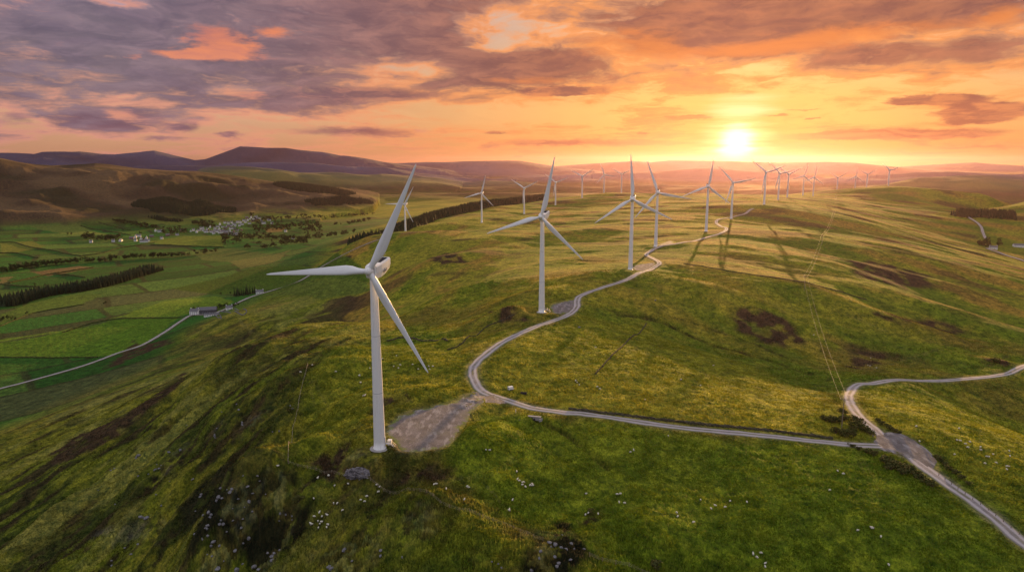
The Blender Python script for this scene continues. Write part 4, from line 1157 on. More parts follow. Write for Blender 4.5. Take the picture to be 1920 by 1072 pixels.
# leafy woods round the village that read as one mass
def leafy_wood(pts, label):
    rs = np.random.default_rng(len(pts) + 3); vs = []
    z = hgrid(pts[:, 0], pts[:, 1])
    for (x, y), zz in zip(pts, z):
        h = rs.uniform(9, 18); w = h * rs.uniform(.32, .48); k = 6
        cs = np.c_[rs.normal(0, w * .45, k), rs.normal(0, w * .45, k), rs.uniform(.35, .8, k) * h]
        vs.append(cards(rs, cs, np.full(k, w * .5), 70, w * .24) + np.array([x, y, zz]))
    v = np.concatenate(vs); me = np_mesh('broadleaf_wood', v, np.arange(len(v)).reshape(-1, 4), M['leaves'], False)
    return tag(link('broadleaf_wood', me), label, 'wood', None, 'stuff')
leafy_wood(np.vstack([scatter_poly(px, n) for px, n in (([(454, 440), (500, 441), (577, 449), (577, 457), (500, 455), (454, 448)], 70), ([(471, 410), (520, 408), (548, 418), (545, 434), (500, 436), (475, 432)], 90), ([(415, 444), (452, 440), (458, 450), (446, 460), (418, 461)], 40), ([(540, 418), (600, 418), (602, 432), (560, 430)], 50))]), 'dark broad-leaved woods wrapped round the right half of the village')
leafy_wood(np.vstack([scatter_poly(px, n) for px, n in (([(213, 413), (240, 416), (296, 426), (294, 431), (240, 423), (213, 419)], 40), ([(303, 430), (326, 427), (349, 430), (349, 440), (320, 440), (303, 440)], 34), ([(153, 442), (176, 440), (192, 446), (228, 444), (230, 452), (192, 452), (155, 450)], 44), ([(360, 415), (380, 415), (404, 422), (403, 428), (360, 424)], 34))]), 'dark broad-leaved wood strips behind the left half of the village')
leafy_wood(np.vstack([scatter_line([(0, 511), (53, 502), (88, 498), (124, 494), (159, 491), (186, 491), (240, 485), (300, 482), (335, 481), (400, 474)], 110, 7)]), 'dark belt of bushes winding along the stream below the village')
leafy_wood(np.vstack([scatter_line([(560, 452), (600, 446), (650, 440)], 40, 10), scatter_line([(560, 412), (640, 408), (700, 402)], 40, 12), scatter_line([(600, 425), (660, 420), (690, 412)], 36, 10), scatter_line([(480, 468), (520, 462), (550, 456)], 18, 6)]), 'loose lines of dark trees across the valley right of the village')

# gorse and rough shrubs by the tracks
SH = 'shrubs around the pole at the right junction'
for u, v, s in [(1542, 786, 1.2), (1548, 789, 1.4), (1554, 790, 1.5), (1560, 791, 1.5), (1566, 791, 1.6), (1572, 791, 1.5), (1582, 789, 1.6), (1568, 812, 1.7), (1577, 815, 1.8), (1585, 818, 1.8), (1592, 814, 1.6), (1599, 806, 1.8), (1606, 800, 1.9), (1612, 794, 1.6), (1617, 803, 1.6), (1625, 810, 1.5), (1604, 790, 1.6), (1575, 772, 1.2), (1585, 775, 1.2), (1632, 815, 1.2), (1600, 818, 1.4)]:
    p = at(u, v); plant('gorse_bush', SHRUB, 'dark gorse bush in the thicket around the near wooden power pole', 'bush', SH, p[0], p[1], s, s * 1.05, ('stem', 'foliage'))
for u, v, s in [(1598, 838, 1.1), (1610, 843, 1.2), (1624, 848, 1.2), (1640, 853, 1.4), (1655, 862, 1.7), (1664, 870, 1.9), (1673, 872, 1.9), (1683, 877, 2.0), (1694, 880, 2.0), (1705, 884, 1.9), (1716, 891, 1.7), (1727, 898, 1.6), (1738, 905, 1.5), (1748, 912, 1.3), (1670, 880, 1.5), (1690, 888, 1.6)]:
    p = at(u, v); plant('gorse_bush', SHRUB, 'dark bush in the scrub on the lower bank of the track below the right junction', 'bush', 'bushes on the bank below the junction', p[0], p[1], s, s * .85, ('stem', 'foliage'))
for u, v, s in [(1646, 789, 1.0), (1654, 795, 1.2), (1662, 800, 1.2), (1670, 805, 1.2), (1678, 809, 1.1), (1686, 812, 1.0), (1755, 858, 1.2), (1764, 864, 1.3), (1772, 872, 1.3), (1782, 880, 1.2), (1793, 888, 1.2), (1804, 897, 1.1), (1815, 908, 1.0)]:
    p = at(u, v); plant('gorse_bush', SHRUB, 'low dark bush on the verge along the upper right side of the track', 'bush', 'bushes along the upper verge', p[0], p[1], s, s * .8, ('stem', 'foliage'))
for u, v, s, lab in [(1866, 678, 2.2, 'lone dark bush on the slope above the far right bend of the track'), (1108, 960, 1.2, 'dark bush with sheep beside it in the middle of the bottom field'), (560, 940, 1.6, 'dark bush beside the heather knoll in the lower left'), (1230, 1062, 1.8, 'dark bush at the bottom edge right of the peat hag'), (545, 770, 1.2, 'small dark bush by two white stones left of the wire fence')]:
    p = at(u, v); plant('gorse_bush', SHRUB, lab, 'bush', None, p[0], p[1], s, s * .8, ('stem', 'foliage'))

# ------------------------------------------------------------------ walls and hedges
def strip_wall(name, px, w, h, mat, label, cat, group=None, jit=.2, step=1.6, dmax=5000, up=False):
    P = path_px(px, step, dmax); n = len(P)
    T = np.gradient(P, axis=0); T /= np.linalg.norm(T, axis=1)[:, None]; N_ = np.stack([T[:, 1], -T[:, 0]], -1)
    g = hgrid(P[:, 0], P[:, 1]); prof = [(-.5, -.5), (-.48, .35), (-.36, .8), (0, 1.0), (.36, .8), (.48, .35), (.5, -.5)]; m = len(prof)
    co = []
    for a, b in prof:
        ja = RNG.normal(0, jit * w, n); jb = RNG.normal(0, jit * h, n) if b > 0 else 0
        q = P + N_ * (a * w + ja)[:, None]; co.append(np.c_[q, g + b * h + jb])
    co = np.stack(co, 1).reshape(-1, 3)
    i, j = np.meshgrid(np.arange(n - 1), np.arange(m - 1), indexing='ij')
    q = np.stack([i * m + j, (i + 1) * m + j, (i + 1) * m + j + 1, i * m + j + 1], -1).reshape(-1, 4)
    return tag(link(name, np_mesh(name, co, q, M[mat], False)), label, cat, group)
strip_wall('stone_wall', [(1066, 767), (1150, 777), (1250, 789), (1400, 804), (1500, 815), (1562, 823)], 1.0, 1.0, 'wall_stone', 'low turf-topped field wall along the upper side of the long straight track', 'wall', None, .15, 1.0)
strip_wall('stone_wall', [(1116, 702), (1135, 680), (1160, 655), (1190, 628), (1212, 606)], .6, .6, 'wall_stone', 'short dark dry stone wall crossing the sunlit field inside the track bend', 'wall', None, .15, 1.0)
strip_wall('stone_wall', [(838, 656), (868, 642), (905, 618), (940, 602), (965, 590)], .6, .6, 'wall_stone', 'dark dry stone wall running up to the heather patch left of the second turbine', 'wall', None, .15, 1.0)
strip_wall('stone_wall', [(1282, 494), (1330, 502), (1380, 511), (1440, 519), (1497, 528), (1563, 544), (1625, 562)], .8, .7, 'wall_stone', 'long dark wall across the golden slope behind the power poles', 'wall', None, .15, 2.0)
strip_wall('stone_wall', [(840, 640), (800, 640), (760, 634), (725, 640)], .9, .9, 'wall_stone', 'low wall across the green field behind the nearest tower', 'wall', None, .15, 1.2)
for px, lab in [([(0, 455), (27, 455), (58, 464), (99, 470), (124, 476), (150, 480)], 'hedge slanting down the upper left fields to the stream bend'), ([(150, 481), (191, 475), (221, 466), (266, 459), (290, 455)], 'hedge rising from the stream bend to the left end of the village'),
                ([(0, 533), (35, 537), (66, 538)], 'short hedge at the left edge above the shelter belt'), ([(18, 531), (80, 517), (124, 510), (175, 502)], 'hedge between the two fields behind the shelter belt'), ([(101, 515), (130, 516), (159, 521)], 'short hedge ending at the middle of the shelter belt'),
                ([(0, 475), (32, 475), (71, 484)], 'hedge at the left edge below the yellow-green field'), ([(283, 459), (340, 461), (420, 464)], 'hedge under the bright field below the village'), ([(150, 423), (190, 432), (245, 441)], 'hedge on the moor-side fields above the village, lower one'), ([(185, 417), (220, 426), (245, 432)], 'hedge on the moor-side fields above the village, upper one')]:
    strip_wall('hedge', px, 3.2, 2.6, 'leaves', lab, 'hedge', None, .16, 3.0)
for px, lab in [([(117, 624), (170, 607), (222, 598), (280, 597), (334, 596)], 'dark hedge between the two bright green fields left of the farm'), ([(0, 670), (90, 671), (183, 670)], 'dark hedge along the lower edge of the bright green field on the left'), ([(0, 612), (65, 587), (157, 571)], 'low hedge at the foot of the pale field under the shelter belt')]:
    strip_wall('hedge', px, 1.8, 1.5, 'leaves', lab, 'hedge', None, .16, 2.0)

# ------------------------------------------------------------------ fences
def fence(px, label, step=3.2, dmax=1500):
    P = path_px(px, step, dmax)[:98]; x0, y0 = P[0]; root = thing('wire_fence', label, 'fence', (x0, y0, gz(x0, y0)))
    ps = MB(); ps.box((0, 0, .45), (.14, .14, 1.5)); ps.add([(-.07, -.07, 1.2), (.07, -.07, 1.2), (.07, .07, 1.2), (-.07, .07, 1.2), (0, 0, 1.27)], [(0, 1, 4), (1, 2, 4), (2, 3, 4), (3, 0, 4)]); pm = ps.mesh('post', [M['wood']])
    zz = hgrid(P[:, 0], P[:, 1])
    for (x, y), z in zip(P, zz): link('post', pm, root, (x - x0, y - y0, z - gz(x0, y0)))
    w = MB()
    for hh in (.35, .75, 1.12): w.tube([(x - x0, y - y0, z - gz(x0, y0) + hh) for (x, y), z in zip(P, zz)], .014, 4, caps=False)
    w.build('wire', [M['wire']], root)
fence([(577, 684), (570, 712), (562, 745), (556, 780), (548, 820), (541, 850), (540, 868)], 'post and wire fence running up the slope left of the nearest turbine')
fence([(541, 869), (590, 880), (640, 891), (700, 905), (760, 922), (830, 945), (900, 968)], 'post and wire fence below the nearest turbine and its grey rock face')
fence([(905, 970), (960, 990), (1000, 1006), (1018, 1014)], 'short length of fence coming down to the peat hag at the bottom')
fence([(1105, 1042), (1140, 1053), (1190, 1066), (1230, 1082)], 'short length of fence right of the peat hag at the bottom edge')
fence([(1760, 892), (1800, 921), (1850, 955), (1905, 998), (1960, 1040)], 'post and wire fence along the lower side of the track in the bottom right corner')

# ------------------------------------------------------------------ power line
POLES = [(1578, 803, 13.5, 'near wooden power pole rising from the gorse by the right track bend'), (1508, 545, 12, 'wooden power pole on the golden slope, second up the line'), (1541, 458, 12, 'small wooden power pole third up the line on the brown slope'),
         (1563, 408, 12, 'small wooden power pole fourth up the line under the skyline'), (1567, 372, 12, 'tiny wooden power pole where the line meets the skyline')]
def pole_meshes(h):
    p = MB(); p.tube([(0, 0, -1), (0, 0, h * .5), (0, 0, h)], [.20, .17, .13], 10)
    a = MB(); a.box((0, 0, h - .55), (3.2, .16, .2)); a.tube([(-.9, 0, h - .6), (0, 0, h - 1.5)], .04, 5); a.tube([(.9, 0, h - .6), (0, 0, h - 1.5)], .04, 5)
    i = MB(); i.lathe([(.05, 0), (.12, .06), (.06, .12), (.12, .18), (.05, .26), (0, .27)], 10)
    return p.mesh('pole', [M['wood']]), a.mesh('crossarm', [M['wood']]), i.mesh('insulator', [M['ceramic']])
PW = []
for u, v, h, lab in POLES:
    q = at(u, v, 4000); PW.append((q, h))
for k, ((q, h), (u, v, _, lab)) in enumerate(zip(PW, POLES)):
    a, b = PW[max(k - 1, 0)][0], PW[min(k + 1, len(PW) - 1)][0]
    rz = math.atan2(b[1] - a[1], b[0] - a[0]) - math.pi / 2
    root = thing('power_pole', lab, 'power pole', tuple(q), rz); p, c, i = pole_meshes(h)
    link('pole', p, root); link('crossarm', c, root)
    for x in (-1.45, 1.45): link('insulator', i, root, (x, 0, h - .45))
    PW[k] = (q, h, rz)
for k in range(len(PW) - 1):
    (a, ha, ra), (b, hb, rb) = PW[k], PW[k + 1]
    for s, nm in ((-1.45, 'left'), (1.45, 'right')):
        A = Vector(a) + Vector((math.cos(ra) * s, math.sin(ra) * s, ha - .2)); B = Vector(b) + Vector((math.cos(rb) * s, math.sin(rb) * s, hb - .2))
        w = MB(); L = (B - A).length
        w.tube([A.lerp(B, t / 24) - Vector((0, 0, L * .018 * 4 * (t / 24) * (1 - t / 24))) for t in range(25)], .028 + .012 * k, 6, caps=False)
        tag(w.build('power_cable', [M['wire']]), '%s-hand overhead cable of the span between the %s and %s power poles up the line' % (nm, ('near', 'second', 'third', 'fourth')[k], ('second', 'third', 'fourth', 'skyline')[k]), 'cable', 'cables of the power line')

# ------------------------------------------------------------------ buildings
def house_parts(w, l, h, rh, over=.3, chim=True, win=True, wall='render_white', roof='slate', rows=1):
    """walls, roof, chimneys, windows, door of a gabled house: long side along x"""
    wl = MB(); x, y = l / 2, w / 2
    vs = [(-x, -y, -1), (x, -y, -1), (x, y, -1), (-x, y, -1), (-x, -y, h), (x, -y, h), (x, y, h), (-x, y, h), (-x, 0, h + rh), (x, 0, h + rh)]
    wl.add(vs, [(0, 1, 5, 4), (2, 3, 7, 6), (1, 2, 6, 9, 5), (3, 0, 4, 8, 7)])
    rf = MB(); t = .18; s = rh / y
    for sg in (-1, 1):
        a = [(-x - over, sg * (y + over), h - over * s + .06), (x + over, sg * (y + over), h - over * s + .06), (x + over, 0, h + rh + .06), (-x - over, 0, h + rh + .06)]
        b = [(p[0], p[1], p[2] + t) for p in a]
        rf.add(a + b, [(0, 1, 2, 3), (4, 5, 6, 7), (0, 1, 5, 4), (1, 2, 6, 5), (3, 0, 4, 7)])
    ch = MB()
    if chim:
        for sx in (-1, 1): ch.box((sx * (x - .5), 0, h + rh + .55), (.8, .9, 1.5)); ch.tube([(sx * (x - .5), 0, h + rh + 1.3), (sx * (x - .5), 0, h + rh + 1.7)], .16, 8)
    wn = []
    n = max(2, int(l / 3.2))
    for r_ in range(rows):
        for k in range(n):
            for sg in (-1, 1):
                px_ = -x + (k + .5) * l / n
                wn.append((px_, sg * (y + .012), 1.5 + r_ * 2.6))
    dr = MB(); dr.box((l / n * .5 - .0 if n % 2 == 0 else l / n, -(y + .03), 1.0), (1.0, .06, 2.0))
    return wl, rf, ch, wn, dr
def flat_house(args, name):
    wl, rf, ch, wn, dr = house_parts(**args)
    m = MB(); m.add(wl.v, wl.f, 0); m.add(rf.v, rf.f, 1); m.add(ch.v, ch.f, 0)
    for p in wn: m.box(p, (1.1, .06, 1.3), 2)
    m.add(dr.v, dr.f, 2)
    return m.mesh(name, [M[args.get('wall', 'render_white')], M[args.get('roof', 'slate')], M['house_glass']])
HV = [flat_house(a, 'village_house') for a in (dict(w=7, l=11, h=3.2, rh=3), dict(w=7, l=15, h=5.6, rh=3.2, rows=2), dict(w=8, l=24, h=4.6, rh=3, rows=1), dict(w=6.5, l=9, h=5.4, rh=3, rows=2), dict(w=7, l=13, h=5.2, rh=3, rows=2, wall='brick_red'))]
VH = [(150 + x / 9.6, 390 + y / 9.6) for x, y in [(600, 612), (735, 598), (1000, 537), (1055, 520), (930, 560), (1000, 600), (1150, 618), (1210, 604), (1290, 525), (1200, 555), (1470, 560), (1440, 436), (1360, 420), (1650, 436), (1750, 490), (1830, 420), (1580, 504), (1100, 565), (200, 624)]] + \
     [(350 + x / 7.68, 390 + y / 7.68) for x, y in [(145, 352), (240, 334), (220, 304), (410, 304), (350, 354), (390, 374), (505, 362), (580, 354), (620, 339), (640, 378), (660, 304), (680, 354), (720, 374), (790, 328), (480, 244), (550, 224), (600, 229), (650, 219), (680, 239), (740, 214), (780, 219), (830, 194), (880, 184), (930, 144), (990, 154), (1050, 154), (1185, 184), (1230, 229), (1425, 344), (1535, 444), (450, 274), (340, 284), (500, 334), (690, 398), (740, 388), (850, 214), (905, 229), (520, 280), (300, 320), (420, 335), (560, 300), (610, 270), (470, 310), (730, 330), (950, 200), (180, 330), (870, 150), (910, 165), (960, 170), (1010, 170), (800, 240), (760, 260), (700, 255), (640, 260), (590, 265), (380, 345), (440, 350), (530, 345), (560, 375), (600, 385), (280, 355), (100, 330), (60, 340), (1080, 190), (1110, 230), (1000, 130)]]
for i, (u, v) in enumerate(VH):
    p = at(u, v, 6000); k = 2 if i in (6, 1, 19, 25, 29) else int(RNG.choice([0, 1, 1, 3, 3, 4]))
    o = link('village_house', HV[k], loc=(p[0], p[1], p[2])); o.rotation_euler = (0, 0, float(.45 + RNG.choice([0, 0, math.pi / 2, .3]) + RNG.normal(0, .12)))
    row = 'at the left end of the village below the moor' if u < 290 else 'in the middle row of the village above the bright field' if u < 350 else 'in the crowded right half of the village' if u < 490 else 'among the trees beyond the right end of the village'
    red = k == 4
    tag(o, ('red sandstone house ' if red else 'long white building ' if k == 2 else 'small white house ') + row, 'house', 'houses of the valley village')
def full_house(name, label, cat, u, v, rz, args, extra=None):
    wl, rf, ch, wn, dr = house_parts(**args); p = at(u, v, 5000)
    root = thing(name, label, cat, tuple(p), rz)
    wl.build('wall', [M[args.get('wall', 'render_white')]], root)
    r_ = rf.build('roof', [M[args.get('roof', 'slate')]], root)
    if ch.v: ch.build('chimney', [M['render_white']], r_)
    for q in wn:
        f = MB(); f.box(q, (1.15, .07, 1.35)); f = f.build('window', [M['render_white']], root)
        g = MB(); g.box((q[0], q[1] + (.03 if q[1] > 0 else -.03), q[2]), (.95, .05, 1.15)); g.build('pane', [M['house_glass']], f)
    dr.build('door', [M['tin']], root)
    return root
full_house('farmhouse', 'white two-storey farmhouse with slate roof at the left end of the farm by the lane', 'house', 366, 590, -.15, dict(w=8, l=13, h=5.8, rh=3.4, rows=2))
full_house('farm_barn', 'long dark-roofed barn beside the white farmhouse', 'barn', 388, 586, .28, dict(w=15, l=28, h=5.2, rh=3.6, chim=False, wall='tin', roof='tin', rows=1))
full_house('farm_shed', 'low pale shed with sheet roof in front of the long barn', 'shed', 397, 592, .28, dict(w=6, l=20, h=2.8, rh=1.4, chim=False, wall='render_white', roof='tin'))
full_house('farm_cottage', 'small white cottage at the right end of the farm by dark trees', 'house', 430, 580, .5, dict(w=6.5, l=9, h=3.4, rh=2.8))
full_house('lane_cottage', 'small white cottage at the right foot of the conifer grove beside the lane', 'house', 487, 550, .35, dict(w=7, l=12, h=3.4, rh=2.8))
full_house('cottage', 'white cottage in front of the dark tree clump far out on the right', 'house', 1862, 467, -.3, dict(w=8, l=14, h=4.2, rh=3))
full_house('farm_building', 'long pale building at the far right edge beyond the dark tree clump', 'barn', 1912, 463, -.15, dict(w=9, l=26, h=4, rh=3, chim=False))
strip_wall('yard_wall', [(400, 590), (408, 595), (415, 598), (412, 590), (405, 586)], .7, 1.4, 'lichen_stone', 'pale stone wall round the sheep pens in front of the barn', 'wall', None, .08, 1.0)
strip_wall('yard_wall', [(412, 583), (430, 586), (448, 588), (462, 586), (458, 580), (440, 579)], .7, 1.4, 'lichen_stone', 'pale looping stone wall round the yard right of the farm', 'wall', None, .08, 1.0)

# ------------------------------------------------------------------ odds and ends by the track
q = at(957, 731); root = thing('box_trailer', 'small white box trailer parked on the verge just above the track fork', 'trailer', tuple(q), .5)
root.scale = (.8, .8, .8)
b = MB(); b.box((0, 0, 1.35), (3.0, 1.8, 1.7), taper=.04); b.build('body', [M['white']], root)
for x in (-.45, .45):
    for y in (-.85, .85):
        w = MB(); w.tube([(x, y - .11, .36), (x, y + .11, .36)], .36, 16); w.build('wheel', [M['dark_grille']], root)
w = MB(); w.tube([(1.45, -.5, .5), (2.8, 0, .5)], .06, 6); w.tube([(1.45, .5, .5), (2.8, 0, .5)], .06, 6); w.tube([(2.75, 0, 0), (2.75, 0, .6)], .05, 6); w.build('drawbar', [M['steel']], root)
w = MB(); w.box((-1.52, 0, 1.3), (.05, 1.5, 1.5)); w.build('ramp_door', [M['door_grey']], root)
q = at(982, 739); root = thing('feed_trough', 'dark oblong feed trough in the grass just above the track right of the trailer', 'trough', tuple(q), -.2)
b = MB(); L_, W_ = 1.3, .6
vs = [(-L_, -W_, .25), (L_, -W_, .25), (L_, W_, .25), (-L_, W_, .25), (-L_ * 1.1, -W_ * 1.2, .95), (L_ * 1.1, -W_ * 1.2, .95), (L_ * 1.1, W_ * 1.2, .95), (-L_ * 1.1, W_ * 1.2, .95), (-L_, -W_, .9), (L_, -W_, .9), (L_, W_, .9), (-L_, W_, .9), (-L_ * .9, -W_ * .9, .4), (L_ * .9, -W_ * .9, .4), (L_ * .9, W_ * .9, .4), (-L_ * .9, W_ * .9, .4)]
b.add(vs, [(0, 1, 2, 3), (0, 1, 5, 4), (1, 2, 6, 5), (2, 3, 7, 6), (3, 0, 4, 7), (4, 5, 9, 8), (5, 6, 10, 9), (6, 7, 11, 10), (7, 4, 8, 11), (8, 9, 13, 12), (9, 10, 14, 13), (10, 11, 15, 14), (11, 8, 12, 15), (12, 13, 14, 15)]); b.build('basin', [M['dark_grille']], root)
for x in (-1.0, 1.0):
    w = MB(); w.box((x, 0, .1), (.12, 1.0, .5)); w.build('leg', [M['dark_grille']], root)
q = at(967, 773); root = thing('marker_post', 'short white marker post on the dark bank below the track fork', 'post', tuple(q), 0)
b = MB(); b.tube([(0, 0, -.3), (0, 0, 1.5)], .10, 10); b.build('shaft', [M['white']], root); b = MB(); b.lathe([(.0, .14), (.12, .08), (.12, 0)][::-1], 10, 0, (0, 0, 1.5)); b.build('cap', [M['render_white']], root)
q = at(1002, 787); root = thing('culvert_headwall', 'pale concrete culvert headwall in the ditch below the track fork', 'culvert', tuple(q), -.25)
b = MB(); b.box((0, 0, .7), (5.2, .5, 1.6)); b.box((-2.9, -.7, .5), (.4, 1.9, 1.2), 0, Matrix.Rotation(.5, 3, 'Z')); b.box((2.9, -.7, .5), (.4, 1.9, 1.2), 0, Matrix.Rotation(-.5, 3, 'Z')); b.box((0, .2, 1.56), (5.6, 1.3, .14)); b.build('headwall', [M['concrete']], root)
b = MB(); b.tube([(0, -.27, .35), (0, -.6, .33)], .5, 20); b.build('pipe', [M['dark_grille']], root)
for u, v, lab in [(974, 787, 'small white marker stone left of the concrete culvert'), (1637, 817, 'small white marker stone at the left corner of the right junction'), (882, 742, 'pale flat stone at the left side of the track fork')]:
    pass

# ------------------------------------------------------------------ boulders
def rock_mesh(seed, flat=.6):
    bm = bmesh.new(); bmesh.ops.create_icosphere(bm, subdivisions=3, radius=1.0)
    rs = np.random.default_rng(seed); pl = rs.normal(size=(9, 3)); pl /= np.linalg.norm(pl, axis=1)[:, None]; of = rs.uniform(.55, .95, 9)
    co = np.array([v.co for v in bm.verts])
    for n_, d in zip(pl, of):
        t = co @ n_ - d; co -= np.where(t > 0, t, 0)[:, None] * n_ * .92
    nn = gnoise(co[:, 0] * 2.3 + seed, co[:, 1] * 2.3 + co[:, 2] * 1.7, seed) * .10 + gnoise(co[:, 0] * 6 + seed, co[:, 1] * 6 - co[:, 2] * 5, seed + 1) * .05
    co *= (1 + nn)[:, None]; co[:, 2] *= flat
    for v, c in zip(bm.verts, co): v.co = c
    me = bpy.data.meshes.new('boulder'); bm.to_mesh(me); bm.free(); me.materials.append(M['lichen_stone']); return me
RK = [rock_mesh(s, f) for s, f in ((1, .7), (2, .55), (3, .8), (4, .6), (5, .5), (6, .9))]
BL = [(x / 3.802, 790 + y / 3.802, s) for x, y, s in [(985, 245, 2.2), (970, 262, 1.4), (790, 350, 1.2), (815, 335, 1.0), (1205, 220, 1.3), (1285, 205, 1.5), (1105, 345, 1.5), (1135, 335, 1.4), (1530, 105, 1.2), (1725, 22, 1.2), (1010, 682, 2.2), (1045, 690, 1.8), (985, 875, 1.3), (935, 945, 1.1), (795, 992, .9), (797, 1027, .9), (1550, 1050, 1.8), (1690, 1060, 1.8), (1810, 1040, 1.6), (1375, 410, .8), (820, 590, .7), (890, 900, .8), (1115, 520, .9), (1150, 600, .8), (700, 490, .7)]] + \
     [(340 + x / 4.83, 850 + y / 4.83, s) for x, y, s in [(170, 390, 1.6), (180, 375, 1.2), (460, 325, 1.5), (440, 350, 1.3), (340, 400, 1.8), (320, 430, 1.4), (370, 405, 1.2), (250, 535, 1.6), (270, 555, 1.2), (240, 650, 1.5), (235, 680, 1.1), (240, 745, 1.2), (290, 800, 1.8), (270, 840, 1.3), (490, 880, 1.2), (560, 590, 1.1), (380, 640, 1.1), (360, 605, .9), (820, 930, 1.6), (840, 905, 1.4), (820, 970, 1.3), (780, 900, 1.0), (330, 1045, 1.6), (500, 1055, 1.5), (555, 1000, 1.0), (660, 1030, 1.6), (700, 1050, 1.3), (600, 300, 1.1), (895, 545, 1.0), (945, 555, 1.0), (1000, 565, 1.0), (1005, 600, .9), (890, 610, .7), (100, 235, 1.0), (120, 730, .9), (195, 780, .8), (130, 520, .8), (385, 975, .7), (890, 875, .8), (1340, 1030, 1.6), (1360, 1045, 1.4), (280, 930, .8), (560, 200, .8), (690, 205, .9), (710, 250, .8)]] + \
     [(440 + x / 3.692, 790 + y / 3.692, s) for x, y, s in [(1015, 890, 1.2), (1010, 930, 1.0), (760, 890, 1.4), (810, 965, .9), (1850, 1020, 1.0), (650, 1010, 1.2), (1160, 940, .7), (1780, 970, .7), (1825, 985, .7)]] + \
     [(960 + x / 6.4, 940 + y / 6.4, s) for x, y, s in [(450, 490, 1.4), (520, 525, 1.4), (590, 555, 1.4), (650, 570, 1.2), (345, 600, .9), (330, 680, 1.0), (865, 570, 1.0), (560, 745, 1.2), (540, 790, 1.1), (700, 700, .9), (235, 830, 1.0), (600, 400, .7)]] + \
     [(200 + x / 5.333, 680 + y / 5.333, s) for x, y, s in [(1840, 430, 1.1), (1855, 462, 1.1), (1300, 415, 1.2), (1320, 470, 1.2), (1355, 600, 1.2), (1360, 625, 1.0), (1150, 492, .8), (1080, 720, 1.2), (1085, 750, 1.0), (1100, 655, .8), (1725, 683, 1.0), (1660, 690, .7), (800, 625, .8), (735, 870, 1.3), (620, 890, 1.3), (300, 940, 1.6)]] + \
     [(1086, 614, 1.6), (1229, 563, 1.5), (974, 787, .6), (1637, 817, .7), (884, 741, .9), (1546, 757, .5)]
for cu, cv, du, dv, nn_ in ((425, 985, 55, 60, 16), (300, 880, 40, 30, 6), (1045, 1015, 45, 30, 4), (450, 930, 45, 18, 6)):
    for _ in range(nn_): BL.append((cu + float(RNG.normal(0, du * .55)), min(1066, cv + float(RNG.normal(0, dv * .55))), float(RNG.uniform(.5, 1.25))))
for i, (u, v, s) in enumerate(BL):
    p = at(u, v); o = link('boulder', RK[i % 6], loc=(p[0], p[1], p[2] + .10 * s)); s *= .5
    o.rotation_euler = (float(RNG.normal(0, .2)), float(RNG.normal(0, .2)), float(RNG.uniform(0, 6.28))); o.scale = (s * float(RNG.uniform(.8, 1.4)), s * float(RNG.uniform(.8, 1.2)), s * float(RNG.uniform(.8, 1.3)))
    sz = 'large' if s > .95 else 'mid-sized' if s > .65 else 'small'
    if u == 974: lab = 'small white stone left of the concrete culvert'
    elif u == 1637: lab = 'small pale stone at the left corner of the right track junction'
    elif u == 884: lab = 'flat pale stone at the left side of the track fork'
    elif u in (1086, 1229): lab = 'pale stone by the track left of the second turbine pad' if u == 1086 else 'pale stone beside a brown hollow above the sunlit field'
    elif u == 1546: lab = 'small pale stone in the field left of the near power pole'
    else:
        where = 'on the dark heather knoll at the lower left' if u < 560 and v > 880 else 'on the steep slope at the lower left' if u < 380 else 'on the grassy knoll left of the wire fence' if u < 560 else 'round the peat hag at the bottom centre' if u > 900 else 'on the rough bank at the bottom centre'
        lab = sz + ' grey boulder ' + where
    tag(o, lab, 'boulder', 'grey boulders on the hillside' if u not in (974, 1637, 884, 1086, 1229, 1546) else None)
# the quarried rock face under the nearest turbine
q = at(676, 882)
bm = bmesh.new(); bmesh.ops.create_grid(bm, x_segments=64, y_segments=22, size=1.0)
for v_ in bm.verts:
    x, y = v_.co.x, v_.co.y
    n_ = float(gnoise(np.array([x * 4.1]), np.array([y * 2.2]), 3)[0]) * .5 + float(gnoise(np.array([x * 11]), np.array([y * 6]), 4)[0]) * .28 + float(gnoise(np.array([x * 25]), np.array([y * 14]), 5)[0]) * .14
    e = (1 - abs(x) ** 4) * (1 - max(0, y) ** 6 * .3); cx_ = round(x * 5 + n_) / 5
    v_.co = (x * 6.4, -1.6 + y * 1.2 - n_ * .9 * e + (1 - e) * 2.0, (y * .5 + .5) * 2.7 * (.72 + .28 * math.cos(cx_ * 3)) - .9 + n_ * .5 - (1 - e) * 1.2)
me = bpy.data.meshes.new('rock_face'); bm.to_mesh(me); bm.free(); me.materials.append(M['stone'])
o = link('rock_face', me, loc=(q[0], q[1], q[2] - .2)); o.rotation_euler = (0, 0, -.25)
sm = o.modifiers.new('thick', 'SOLIDIFY'); sm.thickness = 1.2; sm.offset = -1
tag(o, 'broken grey rock face on the bank under the nearest turbine', 'rock')

